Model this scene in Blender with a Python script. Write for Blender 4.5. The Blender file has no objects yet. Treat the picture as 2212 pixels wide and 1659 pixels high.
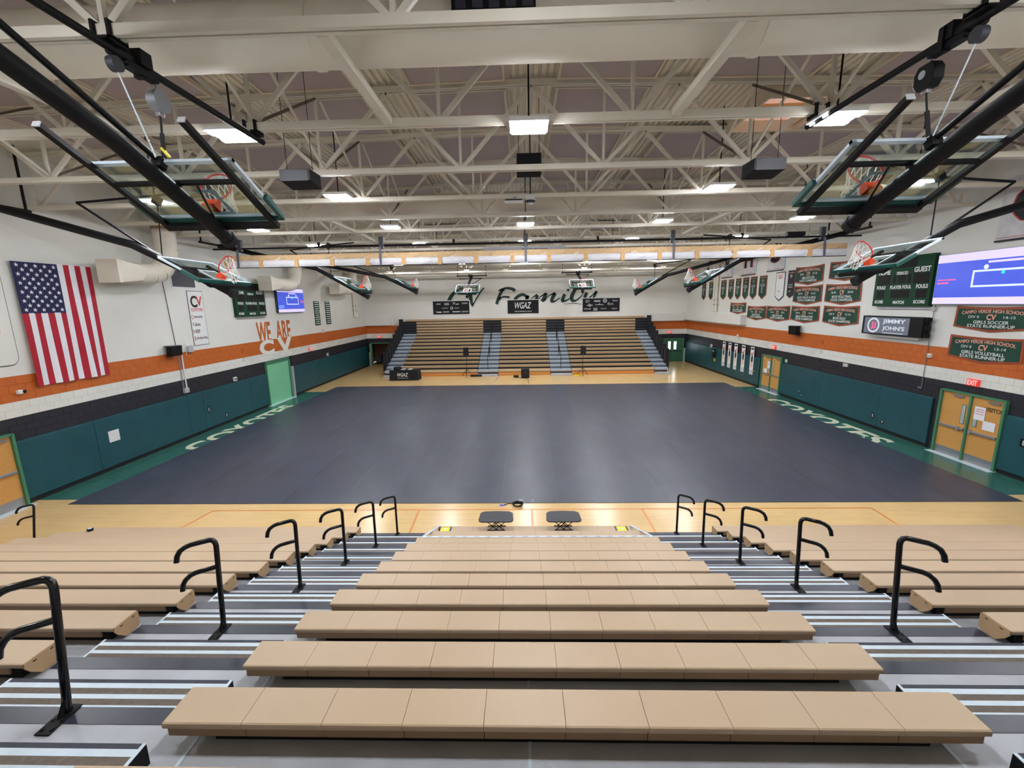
import bpy, math, random
from mathutils import Vector, Matrix
random.seed(7)
C = bpy.context.scene.collection
sc = bpy.context.scene
PI = math.pi
# ------------------------------------------------------------------ camera
F_PX, PITCH, YAW, ROLL, HCAM = 922.0, .1854, -.0279, .0177, 5.30
fwd = Vector((math.sin(YAW)*math.cos(PITCH), math.cos(YAW)*math.cos(PITCH), -math.sin(PITCH)))
rgt = Vector((math.cos(YAW), -math.sin(YAW), 0)); dwn = fwd.cross(rgt)
cr, sr = math.cos(ROLL), math.sin(ROLL)
rr = cr*rgt + sr*dwn; dd = -sr*rgt + cr*dwn
cam = bpy.data.cameras.new('camera'); cam.sensor_width = 36; cam.lens = F_PX/2212*36
cam.clip_start = .05; cam.clip_end = 200
co = bpy.data.objects.new('camera', cam); C.objects.link(co)
m3 = Matrix((rr, -dd, -fwd)).transposed()
co.matrix_world = Matrix.Translation((0, 0, HCAM)) @ m3.to_4x4()
sc.camera = co
# ------------------------------------------------------------------ world, exposure
w = bpy.data.worlds.new('world'); sc.world = w; w.use_nodes = True
w.node_tree.nodes['Background'].inputs[0].default_value = (.75, .85, 1, 1)
w.node_tree.nodes['Background'].inputs[1].default_value = .6
sc.view_settings.view_transform = 'Standard'; sc.view_settings.look = 'None'
sc.view_settings.gamma = 1; sc.view_settings.use_curve_mapping = False
sc.view_settings.exposure = 0.3
LAMP_GLOW = 205.0   # radiance of the LED diffusers, the only lamps of the hall
# ------------------------------------------------------------------ materials
def lin(c):
    c = c/255
    return c/12.92 if c <= .04045 else ((c+.055)/1.055)**2.4
def L3(r, g, b): return (lin(r), lin(g), lin(b), 1)
MAT = {}
def mat(name, rgb, rough=.6, metal=0, noise=None, bump=None, emis=0, brick=None, stretch=None, spec=.5, wear=None):
    m = bpy.data.materials.new(name); m.use_nodes = True; nt = m.node_tree; N = nt.nodes; K = nt.links
    b = N['Principled BSDF']; col = L3(*rgb)
    b.inputs['Base Color'].default_value = col; b.inputs['Roughness'].default_value = rough
    b.inputs['Metallic'].default_value = metal; b.inputs['Specular IOR Level'].default_value = spec
    tc = N.new('ShaderNodeTexCoord'); vec = tc.outputs['Object']
    if stretch:
        mp = N.new('ShaderNodeMapping'); mp.inputs['Scale'].default_value = stretch
        K.new(vec, mp.inputs[0]); vec = mp.outputs[0]
    last = None
    if noise:
        n = N.new('ShaderNodeTexNoise'); n.inputs['Scale'].default_value = noise[0]; n.inputs['Detail'].default_value = 5
        K.new(vec, n.inputs['Vector'])
        r = N.new('ShaderNodeMapRange'); r.inputs[1].default_value = .3; r.inputs[2].default_value = .7
        r.inputs[3].default_value = 1-noise[1]; r.inputs[4].default_value = 1+noise[1]
        K.new(n.outputs[0], r.inputs[0])
        hs = N.new('ShaderNodeHueSaturation'); hs.inputs['Color'].default_value = col
        K.new(r.outputs[0], hs.inputs['Value']); last = hs.outputs[0]
        K.new(last, b.inputs['Base Color'])
    if wear:   # (scale, threshold, rgb): worn patches
        n = N.new('ShaderNodeTexNoise'); n.inputs['Scale'].default_value = wear[0]; n.inputs['Detail'].default_value = 8; n.inputs['Roughness'].default_value = .7
        K.new(vec, n.inputs['Vector'])
        r = N.new('ShaderNodeMapRange'); r.inputs[1].default_value = wear[1]; r.inputs[2].default_value = wear[1]+.15
        r.inputs[4].default_value = .55; K.new(n.outputs[0], r.inputs[0])
        mx = N.new('ShaderNodeMix'); mx.data_type = 'RGBA'; mx.inputs[6].default_value = col; mx.inputs[7].default_value = L3(*wear[2])
        K.new(r.outputs[0], mx.inputs[0])
        if last: K.new(last, mx.inputs[6])
        last = mx.outputs[2]; K.new(last, b.inputs['Base Color'])
    if brick:  # (plank length, plank height, mortar, dark rgb, axes)
        bt = N.new('ShaderNodeTexBrick')
        bt.inputs['Scale'].default_value = 1; bt.inputs['Brick Width'].default_value = brick[0]; bt.inputs['Row Height'].default_value = brick[1]
        bt.inputs['Mortar Size'].default_value = brick[2]; bt.inputs['Bias'].default_value = 0
        c2 = L3(*brick[3]); bt.inputs['Color1'].default_value = col; bt.inputs['Color2'].default_value = tuple(.5*(col[i]+c2[i]) for i in range(3))+(1,)
        bt.inputs['Mortar'].default_value = c2
        if brick[4] == 'yz':
            s = N.new('ShaderNodeSeparateXYZ'); cm = N.new('ShaderNodeCombineXYZ'); K.new(vec, s.inputs[0])
            K.new(s.outputs[1], cm.inputs[0]); K.new(s.outputs[2], cm.inputs[1]); vec2 = cm.outputs[0]
        else: vec2 = vec
        K.new(vec2, bt.inputs['Vector']); K.new(bt.outputs[0], b.inputs['Base Color'])
        if last:
            mx = N.new('ShaderNodeMix'); mx.data_type = 'RGBA'; mx.blend_type = 'MIX'; mx.inputs[0].default_value = .45
            K.new(bt.outputs[0], mx.inputs[6]); K.new(last, mx.inputs[7]); K.new(mx.outputs[2], b.inputs['Base Color'])
    if bump:
        n = N.new('ShaderNodeTexNoise'); n.inputs['Scale'].default_value = bump[0]; n.inputs['Detail'].default_value = 4
        K.new(vec, n.inputs['Vector']); bp = N.new('ShaderNodeBump'); bp.inputs['Strength'].default_value = bump[1]; bp.inputs['Distance'].default_value = .02
        K.new(n.outputs[0], bp.inputs['Height']); K.new(bp.outputs[0], b.inputs['Normal'])
    if emis:
        b.inputs['Emission Color'].default_value = col; b.inputs['Emission Strength'].default_value = emis
    MAT[name] = m; return m
mat('wood_floor', (220, 189, 132), .22, noise=(1.2, .10), brick=(1.3, .057, .0006, (196, 158, 104), 'xy'), stretch=(1, 1, 1), spec=.5)
mat('green_paint', (50, 104, 93), .22, noise=(2, .05))
mat('cream_paint', (226, 230, 200), .3)
mat('line_orange', (214, 138, 66), .3)
mat('marley', (58, 63, 78), .37, noise=(1.6, .16), stretch=(1, .45, 1), wear=(3.2, .60, (92, 96, 112)), spec=.6)
mat('seam', (112, 116, 132), .5)
mat('wall_white', (222, 222, 215), .55, noise=(.6, .03), bump=(60, .04))
mat('orange', (190, 97, 33), .5, noise=(3, .05), bump=(80, .06))
mat('orange_b', (190, 97, 33), .5, brick=(.4064, .2337, .004, (172, 86, 28), 'yz'))
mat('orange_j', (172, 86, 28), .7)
mat('white', (222, 222, 214), .5, noise=(3, .02), bump=(80, .06))
mat('white_b', (222, 222, 214), .5, brick=(.4064, .2127, .004, (186, 186, 180), 'yz'))
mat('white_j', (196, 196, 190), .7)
mat('black_w', (32, 32, 40), .5, noise=(3, .08), bump=(80, .08))
mat('black_b', (32, 32, 40), .5, brick=(.4064, .2127, .004, (24, 24, 30), 'yz'))
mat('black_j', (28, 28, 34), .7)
mat('pad', (22, 74, 82), .42, noise=(1.5, .10), bump=(2.2, .35))
mat('pad_base', (14, 14, 16), .6)
mat('deck_cream', (224, 216, 198), .6, noise=(.8, .05))
mat('steel_cream', (222, 216, 200), .45, noise=(2, .04))
mat('duct', (228, 221, 205), .55, noise=(1, .04))
mat('panel_grey', (176, 164, 164), .85, noise=(2, .03))
mat('panel_edge', (212, 200, 178), .7)
mat('tan', (194, 170, 140), .42, noise=(1.4, .035), wear=(5, .63, (206, 194, 180)))
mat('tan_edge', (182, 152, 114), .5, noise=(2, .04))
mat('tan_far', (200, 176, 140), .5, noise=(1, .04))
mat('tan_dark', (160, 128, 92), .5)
mat('brace_brown', (96, 84, 70), .6)
mat('deck_grey', (180, 184, 190), .5, noise=(3, .10), wear=(6, .62, (140, 142, 148)))
mat('deck_dark', (70, 72, 78), .6, noise=(4, .1))
mat('navy', (44, 48, 62), .35, noise=(3, .18))
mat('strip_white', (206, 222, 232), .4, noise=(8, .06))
mat('strip_brown', (108, 98, 88), .85, noise=(30, .16))
mat('strip_dark', (62, 64, 74), .8, noise=(20, .15))
mat('step_blue', (160, 170, 180), .45, noise=(3, .05))
mat('black', (13, 13, 16), .6, spec=.25)
mat('black_gloss', (14, 14, 16), .18, noise=(6, .2))
mat('black_matte', (20, 20, 24), .8)
mat('charcoal', (52, 54, 62), .5, bump=(200, .05))
mat('grey_metal', (160, 164, 170), .35, metal=.7)
mat('chrome', (205, 208, 214), .22, metal=.9)
mat('white_plastic', (226, 226, 224), .4)
mat('grey_plastic', (176, 178, 180), .5)
mat('oak', (206, 152, 82), .35, noise=(3, .07), stretch=(6, 6, 1))
mat('green_frame', (70, 128, 96), .45)
mat('green_door', (60, 112, 84), .45)
mat('green_shutter', (122, 196, 152), .4, noise=(2, .05))
mat('teal_pad', (14, 80, 74), .45)
mat('rim_orange', (236, 74, 24), .35)
mat('rim_red', (205, 40, 34), .35)
mat('net', (232, 230, 224), .8)
mat('flag_red', (170, 24, 44), .75, noise=(4, .08))
mat('flag_white', (228, 230, 236), .75, noise=(4, .02))
mat('flag_blue', (20, 26, 68), .75, noise=(4, .08))
mat('banner_green', (14, 62, 46), .75, noise=(3, .15), bump=(3, .3))
mat('banner_rust', (150, 70, 40), .75)
mat('banner_orange', (232, 120, 60), .7)
mat('print_white', (228, 230, 228), .6)
mat('print_black', (20, 20, 24), .6)
mat('print_red', (196, 44, 40), .6)
mat('print_navy', (22, 26, 44), .6)
mat('print_pink', (236, 168, 150), .7)
mat('marble', (206, 206, 208), .7, noise=(2.5, .16))
mat('score_green', (12, 60, 36), .6, spec=.25)
mat('score_dark', (24, 22, 22), .6, spec=.2)
mat('script_green', (10, 46, 38), .6)
mat('drop_shadow_grey', (148, 150, 146), .6)
mat('white_fabric', (222, 222, 226), .7, noise=(5, .04), bump=(6, .5))
mat('tan_fabric', (212, 180, 136), .7, noise=(6, .08), bump=(9, .8))
mat('grey_strap', (96, 98, 112), .6)
mat('strap_tan', (208, 166, 112), .7)
mat('tape_white', (214, 226, 240), .4)
mat('yellow', (242, 226, 30), .5)
mat('yellow_cord', (240, 206, 20), .5)
mat('paper', (236, 236, 240), .6)
mat('black_cloth', (16, 17, 24), .85, noise=(5, .2), bump=(4, .4))
mat('skylight_pink', (236, 190, 168), .6, emis=.35)
mat('sign_red', (226, 60, 50), .4, emis=.35)
mat('sign_face', (244, 226, 220), .4, emis=.35)
mat('lamp_glow', (247, 249, 255), .4, emis=LAMP_GLOW)
mat('door_glow', (240, 248, 255), .4, emis=5)
mat('scr_blue', (62, 80, 190), .3, emis=.72)
mat('scr_blue2', (92, 128, 224), .3, emis=.85)
mat('scr_lav', (196, 186, 236), .3, emis=.75)
mat('scr_line', (176, 190, 255), .3, emis=1.0)
mat('scr_cyan', (40, 220, 220), .3, emis=.9)
mat('scr_red', (240, 80, 130), .3, emis=.9)
mat('jj_grey', (96, 102, 114), .4, emis=.3)
mat('jj_white', (200, 206, 214), .4, emis=.3)
mat('jj_pink', (210, 90, 130), .4, emis=.5)
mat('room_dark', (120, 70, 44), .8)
mat('glass_smoke', (90, 100, 100), .1)
def glass(name, tint, fac):
    m = bpy.data.materials.new(name); m.use_nodes = True; N = m.node_tree.nodes; K = m.node_tree.links
    N.remove(N['Principled BSDF']); t = N.new('ShaderNodeBsdfTransparent'); t.inputs[0].default_value = tint
    g = N.new('ShaderNodeBsdfGlossy'); g.inputs['Roughness'].default_value = .06; g.inputs[0].default_value = (.8, .88, .86, 1)
    x = N.new('ShaderNodeMixShader'); x.inputs[0].default_value = fac
    K.new(t.outputs[0], x.inputs[1]); K.new(g.outputs[0], x.inputs[2]); K.new(x.outputs[0], N['Material Output'].inputs[0]); MAT[name] = m
glass('board_glass', (.80, .86, .85, 1), .13)
# ------------------------------------------------------------------ mesh helper
class MB:
    def __init__(s): s.v = []; s.f = []; s.mi = []; s.cur = 0
    def add(s, vs, fs):
        n = len(s.v); s.v += [tuple(v) for v in vs]; s.f += [tuple(i+n for i in f) for f in fs]; s.mi += [s.cur]*len(fs); return s
    def box(s, x0, x1, y0, y1, z0, z1):
        return s.add([(x0,y0,z0),(x1,y0,z0),(x1,y1,z0),(x0,y1,z0),(x0,y0,z1),(x1,y0,z1),(x1,y1,z1),(x0,y1,z1)],
                     [(0,3,2,1),(4,5,6,7),(0,1,5,4),(1,2,6,5),(2,3,7,6),(3,0,4,7)])
    def cbox(s, c, d): return s.box(c[0]-d[0]/2,c[0]+d[0]/2,c[1]-d[1]/2,c[1]+d[1]/2,c[2]-d[2]/2,c[2]+d[2]/2)
    def bar(s, p, q, w, h=None, up=(0,0,1)):
        h = h or w; p = Vector(p); q = Vector(q); d = (q-p).normalized(); up = Vector(up)
        if abs(d.dot(up)) > .98: up = Vector((1,0,0))
        a = d.cross(up).normalized()*w/2; b = a.cross(d).normalized()*h/2
        vs = [p-a-b, p+a-b, p+a+b, p-a+b, q-a-b, q+a-b, q+a+b, q-a+b]
        return s.add(vs, [(0,3,2,1),(4,5,6,7),(0,1,5,4),(1,2,6,5),(2,3,7,6),(3,0,4,7)])
    def tube(s, pts, r, seg=8, close=False, cap=True):
        pts = [Vector(p) for p in pts]; n = len(pts); base = len(s.v); ref = None; rs = r if isinstance(r, (list, tuple)) else [r]*n
        for i, p in enumerate(pts):
            a = pts[(i-1) % n] if (close or i > 0) else p; b = pts[(i+1) % n] if (close or i < n-1) else p
            t = (b-a).normalized()
            if ref is None:
                ref = t.orthogonal().normalized()
            ref = (ref - t*ref.dot(t)).normalized(); bi = t.cross(ref)
            for k in range(seg):
                an = 2*PI*k/seg; s.v.append(tuple(p+(ref*math.cos(an)+bi*math.sin(an))*rs[i]))
        m = n if close else n-1
        for i in range(m):
            for k in range(seg):
                s.f.append((base+i*seg+k, base+i*seg+(k+1) % seg, base+((i+1) % n)*seg+(k+1) % seg, base+((i+1) % n)*seg+k)); s.mi.append(s.cur)
        if cap and not close:
            s.f.append(tuple(base+k for k in reversed(range(seg)))); s.f.append(tuple(base+(n-1)*seg+k for k in range(seg))); s.mi += [s.cur]*2
        return s
    def prism(s, poly, a0, a1, axis='z'):  # poly in the two other axes
        n = len(poly)
        def P(u, v, a): return {'z': (u, v, a), 'x': (a, u, v), 'y': (u, a, v)}[axis]
        vs = [P(u, v, a0) for u, v in poly]+[P(u, v, a1) for u, v in poly]
        fs = [tuple(reversed(range(n))), tuple(range(n, 2*n))]+[(i, (i+1) % n, n+(i+1) % n, n+i) for i in range(n)]
        if axis == 'y': fs = [tuple(reversed(f)) for f in fs]
        return s.add(vs, fs)
    def disc(s, c, r, a0, a1, axis='z', seg=16):
        return s.prism([(c[0]+r*math.cos(2*PI*k/seg), c[1]+r*math.sin(2*PI*k/seg)) for k in range(seg)], a0, a1, axis)
    def lathe(s, prof, seg=16, c=(0,0,0)):
        base = len(s.v)
        for r, z in prof:
            for k in range(seg): a = 2*PI*k/seg; s.v.append((c[0]+r*math.cos(a), c[1]+r*math.sin(a), c[2]+z))
        for i in range(len(prof)-1):
            for k in range(seg): s.f.append((base+i*seg+k, base+i*seg+(k+1) % seg, base+(i+1)*seg+(k+1) % seg, base+(i+1)*seg+k)); s.mi.append(s.cur)
        return s
    def grid(s, fn, nu, nv):
        base = len(s.v)
        for j in range(nv+1):
            for i in range(nu+1): s.v.append(tuple(fn(i/nu, j/nv)))
        for j in range(nv):
            for i in range(nu):
                a = base+j*(nu+1)+i; s.f.append((a, a+1, a+nu+2, a+nu+1)); s.mi.append(s.cur)
        return s
    def mesh(s, name, mats, smooth=False):
        me = bpy.data.meshes.new(name); me.from_pydata(s.v, [], s.f)
        for m in (mats if isinstance(mats, (list, tuple)) else [mats]): me.materials.append(MAT[m])
        if len(me.materials) > 1: me.polygons.foreach_set('material_index', s.mi)
        if smooth:
            me.shade_smooth(); me.set_sharp_from_angle(angle=.7)
        me.update(); return me
def link(name, me, parent=None, loc=None, bevel=0):
    o = bpy.data.objects.new(name, me); C.objects.link(o)
    if parent: o.parent = parent
    if loc is not None: o.location = loc
    if bevel:
        b = o.modifiers.new('bevel', 'BEVEL'); b.width = bevel; b.segments = 2; b.limit_method = 'ANGLE'
    return o
def obj(name, mb, m, parent=None, smooth=False, loc=None, bevel=0, label=None, stuff=False):
    o = link(name, mb.mesh(name, m, smooth), parent, loc, bevel)
    if label: o['label'] = label
    if stuff: o['kind'] = 'stuff'
    return o
def tag(o, label, cat, group=None):
    o['label'] = label; o['category'] = cat
    if group: o['group'] = group
    return o
def thing(name, label, cat, loc=(0,0,0), group=None, M=None):
    o = bpy.data.objects.new(name, None); C.objects.link(o); o.empty_display_size = .1
    if M is not None: o.matrix_world = M
    else: o.location = loc
    return tag(o, label, cat, group)
def struct(o, label=None):
    o['kind'] = 'structure'
    if label: o['label'] = label
    return o
def copy_tree(o, parent=None):
    c = o.copy(); C.objects.link(c); c.parent = parent
    for ch in list(o.children): copy_tree(ch, c)
    return c
XL, XR, YF, XRIDGE = -14.0, 14.38, 38.2, .23
def frame(side, u=0, v=0, w=0):
    if side == 'L': r, up, o, org = (0,1,0), (0,0,1), (1,0,0), (XL+w, u, v)
    elif side == 'R': r, up, o, org = (0,-1,0), (0,0,1), (-1,0,0), (XR-w, u, v)
    elif side == 'F': r, up, o, org = (1,0,0), (0,0,1), (0,-1,0), (u, YF-w, v)
    elif side == 'FL': r, up, o, org = (0,1,0), (-1,0,0), (0,0,1), (u, v, w)
    elif side == 'FR': r, up, o, org = (0,-1,0), (1,0,0), (0,0,1), (u, v, w)
    M = Matrix((r, up, o)).transposed().to_4x4(); M.translation = org; return M
TXT = {}
def text(s, w, h, m, parent, x=0, y=0, z=.004, depth=.003, shear=0, bold=.0, name='lettering', arc=0, align='c', label=None, maxw=None, M=None):
    """text fitted to w x h (w None keeps the aspect), centred at x, y, flat in the local xy plane"""
    key = (s, shear, bold)
    if key not in TXT:
        cu = bpy.data.curves.new('t', 'FONT'); cu.body = s; cu.size = 1; cu.shear = shear; cu.offset = bold; cu.extrude = .5; cu.resolution_u = 3
        to = bpy.data.objects.new('t', cu); C.objects.link(to)
        dg = bpy.context.evaluated_depsgraph_get(); me = bpy.data.meshes.new_from_object(to.evaluated_get(dg))
        TXT[key] = ([v.co.copy() for v in me.vertices], [tuple(p.vertices) for p in me.polygons])
        bpy.data.objects.remove(to); bpy.data.meshes.remove(me)
    vs, fs = TXT[key]
    x0 = min(v.x for v in vs); x1 = max(v.x for v in vs); y0 = min(v.y for v in vs); y1 = max(v.y for v in vs)
    sy = h/(y1-y0); sx = (w/(x1-x0)) if w else sy*.9
    out = []
    for v in vs:
        px = (v.x-(x0+x1)/2)*sx; py = (v.y-(y0+y1)/2)*sy
        if align == 'l': px += (x1-x0)/2*sx
        if arc: py -= arc*px*px
        out.append((px, py, v.z*depth))
    mb = MB(); mb.add(out, fs)
    o = obj(name, mb, m, parent, loc=(x, y, z), label=label)
    if M is not None: o.matrix_world = M @ Matrix.Translation((x, y, z))
    return o
ORD = ['zeroth','first','second','third','fourth','fifth','sixth','seventh','eighth','ninth','tenth','eleventh','twelfth','thirteenth','fourteenth','fifteenth','sixteenth']
def drop(y): return .02*max(0, y-17)
def roof(x, y): return 9.92-.02*abs(x-XRIDGE)-drop(y)

# ================================================================== STRUCTURE
fl = struct(obj('floor', MB().box(XL-.3, XR+.3, -3.2, YF+3.5, -.2, 0), 'wood_floor'), 'varnished light maple gym floor')
obj('painted_baseline', MB().box(XL, -12.0, 11.10, 26.34, 0, .002), 'green_paint', fl, label='green painted strip along the left wall')
obj('painted_baseline', MB().box(12.3, XR, 11.10, 26.34, 0, .002), 'green_paint', fl, label='green painted strip along the right wall')
for p, q in [((-8.34,10.40),(8.87,10.40)), ((-8.34,10.4),(-8.55,9.3)), ((-2.80,10.36),(-2.74,9.0)), ((.17,10.4),(.17,9.0)), ((3.04,10.4),(3.04,9.0)), ((8.87,10.4),(8.8,9.3)),
             ((-8.3,28.25),(-7.6,30.6)), ((-2.2,28.25),(-1.85,31.4)), ((3.4,28.2),(3.05,31.3)), ((8.6,28.2),(8.0,30.6)), ((.55,28.2),(.55,30.4))]:
    obj('court_line', MB().bar((p[0],p[1],.002),(q[0],q[1],.002),.05 if p[1] < 20 else .03,.002), 'line_orange' if p[1] < 20 else 'tan_dark', fl)
text('COYOTES', 7.35, 1.02, 'cream_paint', fl, 0, 0, 0, bold=.03, name='floor_lettering', label='cream word painted on green strip').matrix_world = frame('FL', -12.86, 19.05, .004)
text('COYOTES', 7.35, 1.02, 'cream_paint', fl, 0, 0, 0, bold=.03, name='floor_lettering', label='cream word painted on green strip').matrix_world = frame('FR', 13.30, 19.15, .004)

BLK = {}
def block_mesh(h, m):
    if (h, m) not in BLK:
        a, b = .4064/2-.004, h/2-.004
        BLK[(h, m)] = MB().add([(0,-a-.002,-b-.002),(0,a+.002,-b-.002),(0,a+.002,b+.002),(0,-a-.002,b+.002),(.007,-a,-b),(.007,a,-b),(.007,a,b),(.007,-a,b)],
            [(4,5,6,7),(0,1,5,4),(1,2,6,5),(2,3,7,6),(3,0,4,7)]).mesh('block', m)
    return BLK[(h, m)]
def sidewall(side):
    nm = 'wall_left' if side == 'L' else 'wall_right'
    x = XL if side == 'L' else XR; s = 1 if side == 'L' else -1
    b = MB(); b.box(min(x, x-s*.3), max(x, x-s*.3), -3.2, YF+.3, 0, 10.1)
    wl = struct(obj(nm, b, 'wall_white'), 'white painted block wall with orange, white and black bands')
    bands = [('black_band', 0.0, 2.464, 'black_b', 'black_j'), ('white_band', 2.464, 2.889, 'white_b', 'white_j'), ('orange_band', 2.889, 3.59, 'orange_b', 'orange_j')]  # _j tones: same paint darkened, the joints' shade put into the colour
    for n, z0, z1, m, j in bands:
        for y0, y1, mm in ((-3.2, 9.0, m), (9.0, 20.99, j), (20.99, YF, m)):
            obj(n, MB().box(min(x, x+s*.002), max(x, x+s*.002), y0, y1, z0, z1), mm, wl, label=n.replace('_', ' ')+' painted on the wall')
    z = 1.826; row = 0
    for h, n, m in ((.2127, 3, 'black_w'), (.2127, 2, 'white'), (.2337, 3, 'orange')):
        for i in range(n):
            me = block_mesh(h, m)
            for k in range(29):
                yc = 9.0+.2032+(.2032 if row % 2 else 0)+k*.4064
                if side == 'R' and 12.5 < yc < 14.9 and z < 2.2: continue
                if side == 'L' and yc < 10.85 and z < 2.2: continue
                o = link('block', me, wl, (x+s*.002, yc, z+h/2))
                if s < 0: o.rotation_euler = (0, 0, PI)
            z += h; row += 1
    return wl
wL = sidewall('L'); wR = sidewall('R')
# far wall with an open doorway at its left end
b = MB(); b.box(XL, -13.75, YF, YF+.3, 0, 10.1); b.box(-13.75, -12.1, YF, YF+.3, 2.02, 10.1); b.box(-12.1, XR, YF, YF+.3, 0, 10.1)
wF = struct(obj('wall_far', b, 'wall_white'), 'white far wall behind the bleachers')
for n, z0, z1, m in (('black_band', 1.2, 2.464, 'black_w'), ('white_band', 2.464, 2.889, 'white'), ('orange_band', 2.889, 3.59, 'orange')):
    for x0, x1 in ((XL, -13.75), (-13.75, -12.1), (-12.1, -10.9), (10.9, XR)):
        zz = max(z0, 2.02) if x0 == -13.75 else z0
        obj(n, MB().box(x0, x1, YF-.004, YF, zz, z1), m, wF, label=n.replace('_', ' ')+' painted on the wall')
struct(obj('wall_back', MB().box(XL, XR, -3.4, -3.2, 0, 10.1), 'wall_white'), 'white wall behind the camera')
# ceiling: corrugated deck
b = MB(); xs = []; x = XL
while x < XR:
    for dx, dz in ((0, 0), (.085, 0), (.10, .05), (.137, .05)): xs.append((x+dx, dz))
    x += .152
ys = [-3.2, 17, YF+.2]
for y in ys:
    for px, dz in xs: b.v.append((px, y, roof(px, y)+dz))
n = len(xs)
for j in range(2):
    for i in range(n-1): b.f.append((j*n+i, (j+1)*n+i, (j+1)*n+i+1, j*n+i+1)); b.mi.append(0)
ce = struct(obj('ceiling', b, 'deck_cream'), 'cream corrugated steel roof deck')
TY = [4.97+2.44*i for i in range(-1, 14)]       # truss positions; TY[0] is out of the frame
pm = MB().box(-.94, .94, -1.0, 1.0, -.04, 0).mesh('acoustic_panel', 'panel_grey')
fr = MB(); e = .05
fr.box(-.94-e, .94+e, -1-e, -1, -.07, .03); fr.box(-.94-e, .94+e, 1, 1+e, -.07, .03); fr.box(-.94-e, -.94, -1, 1, -.07, .03); fr.box(.94, .94+e, -1, 1, -.07, .03)
fm = fr.mesh('panel_frame', 'panel_edge')
for i in range(6):
    yc = (TY[i]+TY[i+1])/2-.05
    for k in range(-4, 5):
        xc = XRIDGE+1.52+3.04*k-(0 if k >= 0 else 0)
        if i == 3 and k == 1: continue
        o = link('acoustic_panel', pm, ce, (xc, yc, roof(xc, yc)-.10)); o.rotation_euler = (0, .02 if xc > XRIDGE else -.02, 0)
        link('panel_frame', fm, o)
for yc, k in ((18.3, -2), (18.3, 1), (18.3, 0), (20.8, -1), (20.8, 2), (25.6, -2), (25.6, 1), (30.4, 0), (30.4, -3)):
    xc = XRIDGE+1.52+3.04*k
    o = link('acoustic_panel', pm, ce, (xc, yc, roof(xc, yc)-.12)); o.rotation_euler = (-.02, .02 if xc > XRIDGE else -.02, 0); link('panel_frame', fm, o)
# skylight
sk = thing('skylight', 'pinkish lit skylight well between roof trusses at upper right', 'skylight', (6.1, 11.05, 9.66))
b = MB(); b.box(-.85, .85, -.95, -.9, -.18, .14); b.box(-.85, .85, .9, .95, -.18, .14); b.box(-.85, -.8, -.9, .9, -.18, .14); b.box(.8, .85, -.9, .9, -.18, .14)
obj('skylight_frame', b, 'panel_edge', sk); obj('skylight_pane', MB().box(-.8, .8, -.9, .9, .08, .12), 'skylight_pink', sk)
obj('glazing_bar', MB().box(-.8, .8, -.03, .03, .03, .08), 'strap_tan', sk)
# wall ledges
obj('trim_ledge', MB().box(13.98, XR, 28.1, YF, 3.72, 4.34), 'wall_white', wR, label='boxed white ledge high on the right wall')
obj('trim_ledge', MB().box(XL, -11.7, YF-.3, YF, 3.62, 4.25), 'wall_white', wF, label='boxed white ledge')
obj('trim_ledge', MB().box(11.2, 13.98, YF-.3, YF, 3.62, 4.25), 'wall_white', wF, label='boxed white ledge')

# ================================================================== ROOF TRUSSES
def make_truss(i, y):
    lab = {1: 'cream steel roof truss nearest the camera, below the big duct'}.get(i, 'cream steel roof truss, %s from the camera' % ORD[i])
    d = drop(y); t = thing('roof_truss', lab, 'truss', (0, y, 8.16-d), 'roof trusses')
    near = i <= 6
    zb = 0
    def top(x): return 1.64-.02*abs(x-XRIDGE)
    nod = [XRIDGE+1.52*k for k in range(-9, 10) if XL < XRIDGE+1.52*k < XR]
    for s, nm in ((-1, 'bottom_chord'), (1, 'bottom_chord')):
        obj(nm, MB().box(XL, XR, s*.042-.028, s*.042+.028, -.055, .055), 'steel_cream', t)
    for s in (-1, 1):
        b = MB(); b.bar((XL, s*.04, top(XL)), (XRIDGE, s*.04, top(XRIDGE)), .045, .10); b.bar((XRIDGE, s*.04, top(XRIDGE)), (XR, s*.04, top(XR)), .045, .10)
        obj('top_chord', b, 'steel_cream', t)
    webs = []
    for a, c in zip(nod[:-1], nod[1:]):
        ka = round((a-XRIDGE)/1.52)
        if ka % 2 == 0: webs.append(((a, 0, top(a)-.05), (c-.05, 0, .05), .075))
        else: webs.append(((a+.05, 0, .05), (c, 0, top(c)-.05), .075))
    for x in nod:
        if round((x-XRIDGE)/1.52) % 2: webs.append(((x, 0, .05), (x, 0, top(x)-.05), .05))
    if near:
        for p, q, ww in webs: obj('web_member', MB().bar(p, q, ww, .06, up=(0,1,0)), 'steel_cream', t)
    else:
        b = MB()
        for p, q, ww in webs: b.bar(p, q, ww, .06, up=(0,1,0))
        obj('web_members', b, 'steel_cream', t, stuff=True)
    return t
for i in range(1, 15): make_truss(i, TY[i])
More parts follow.
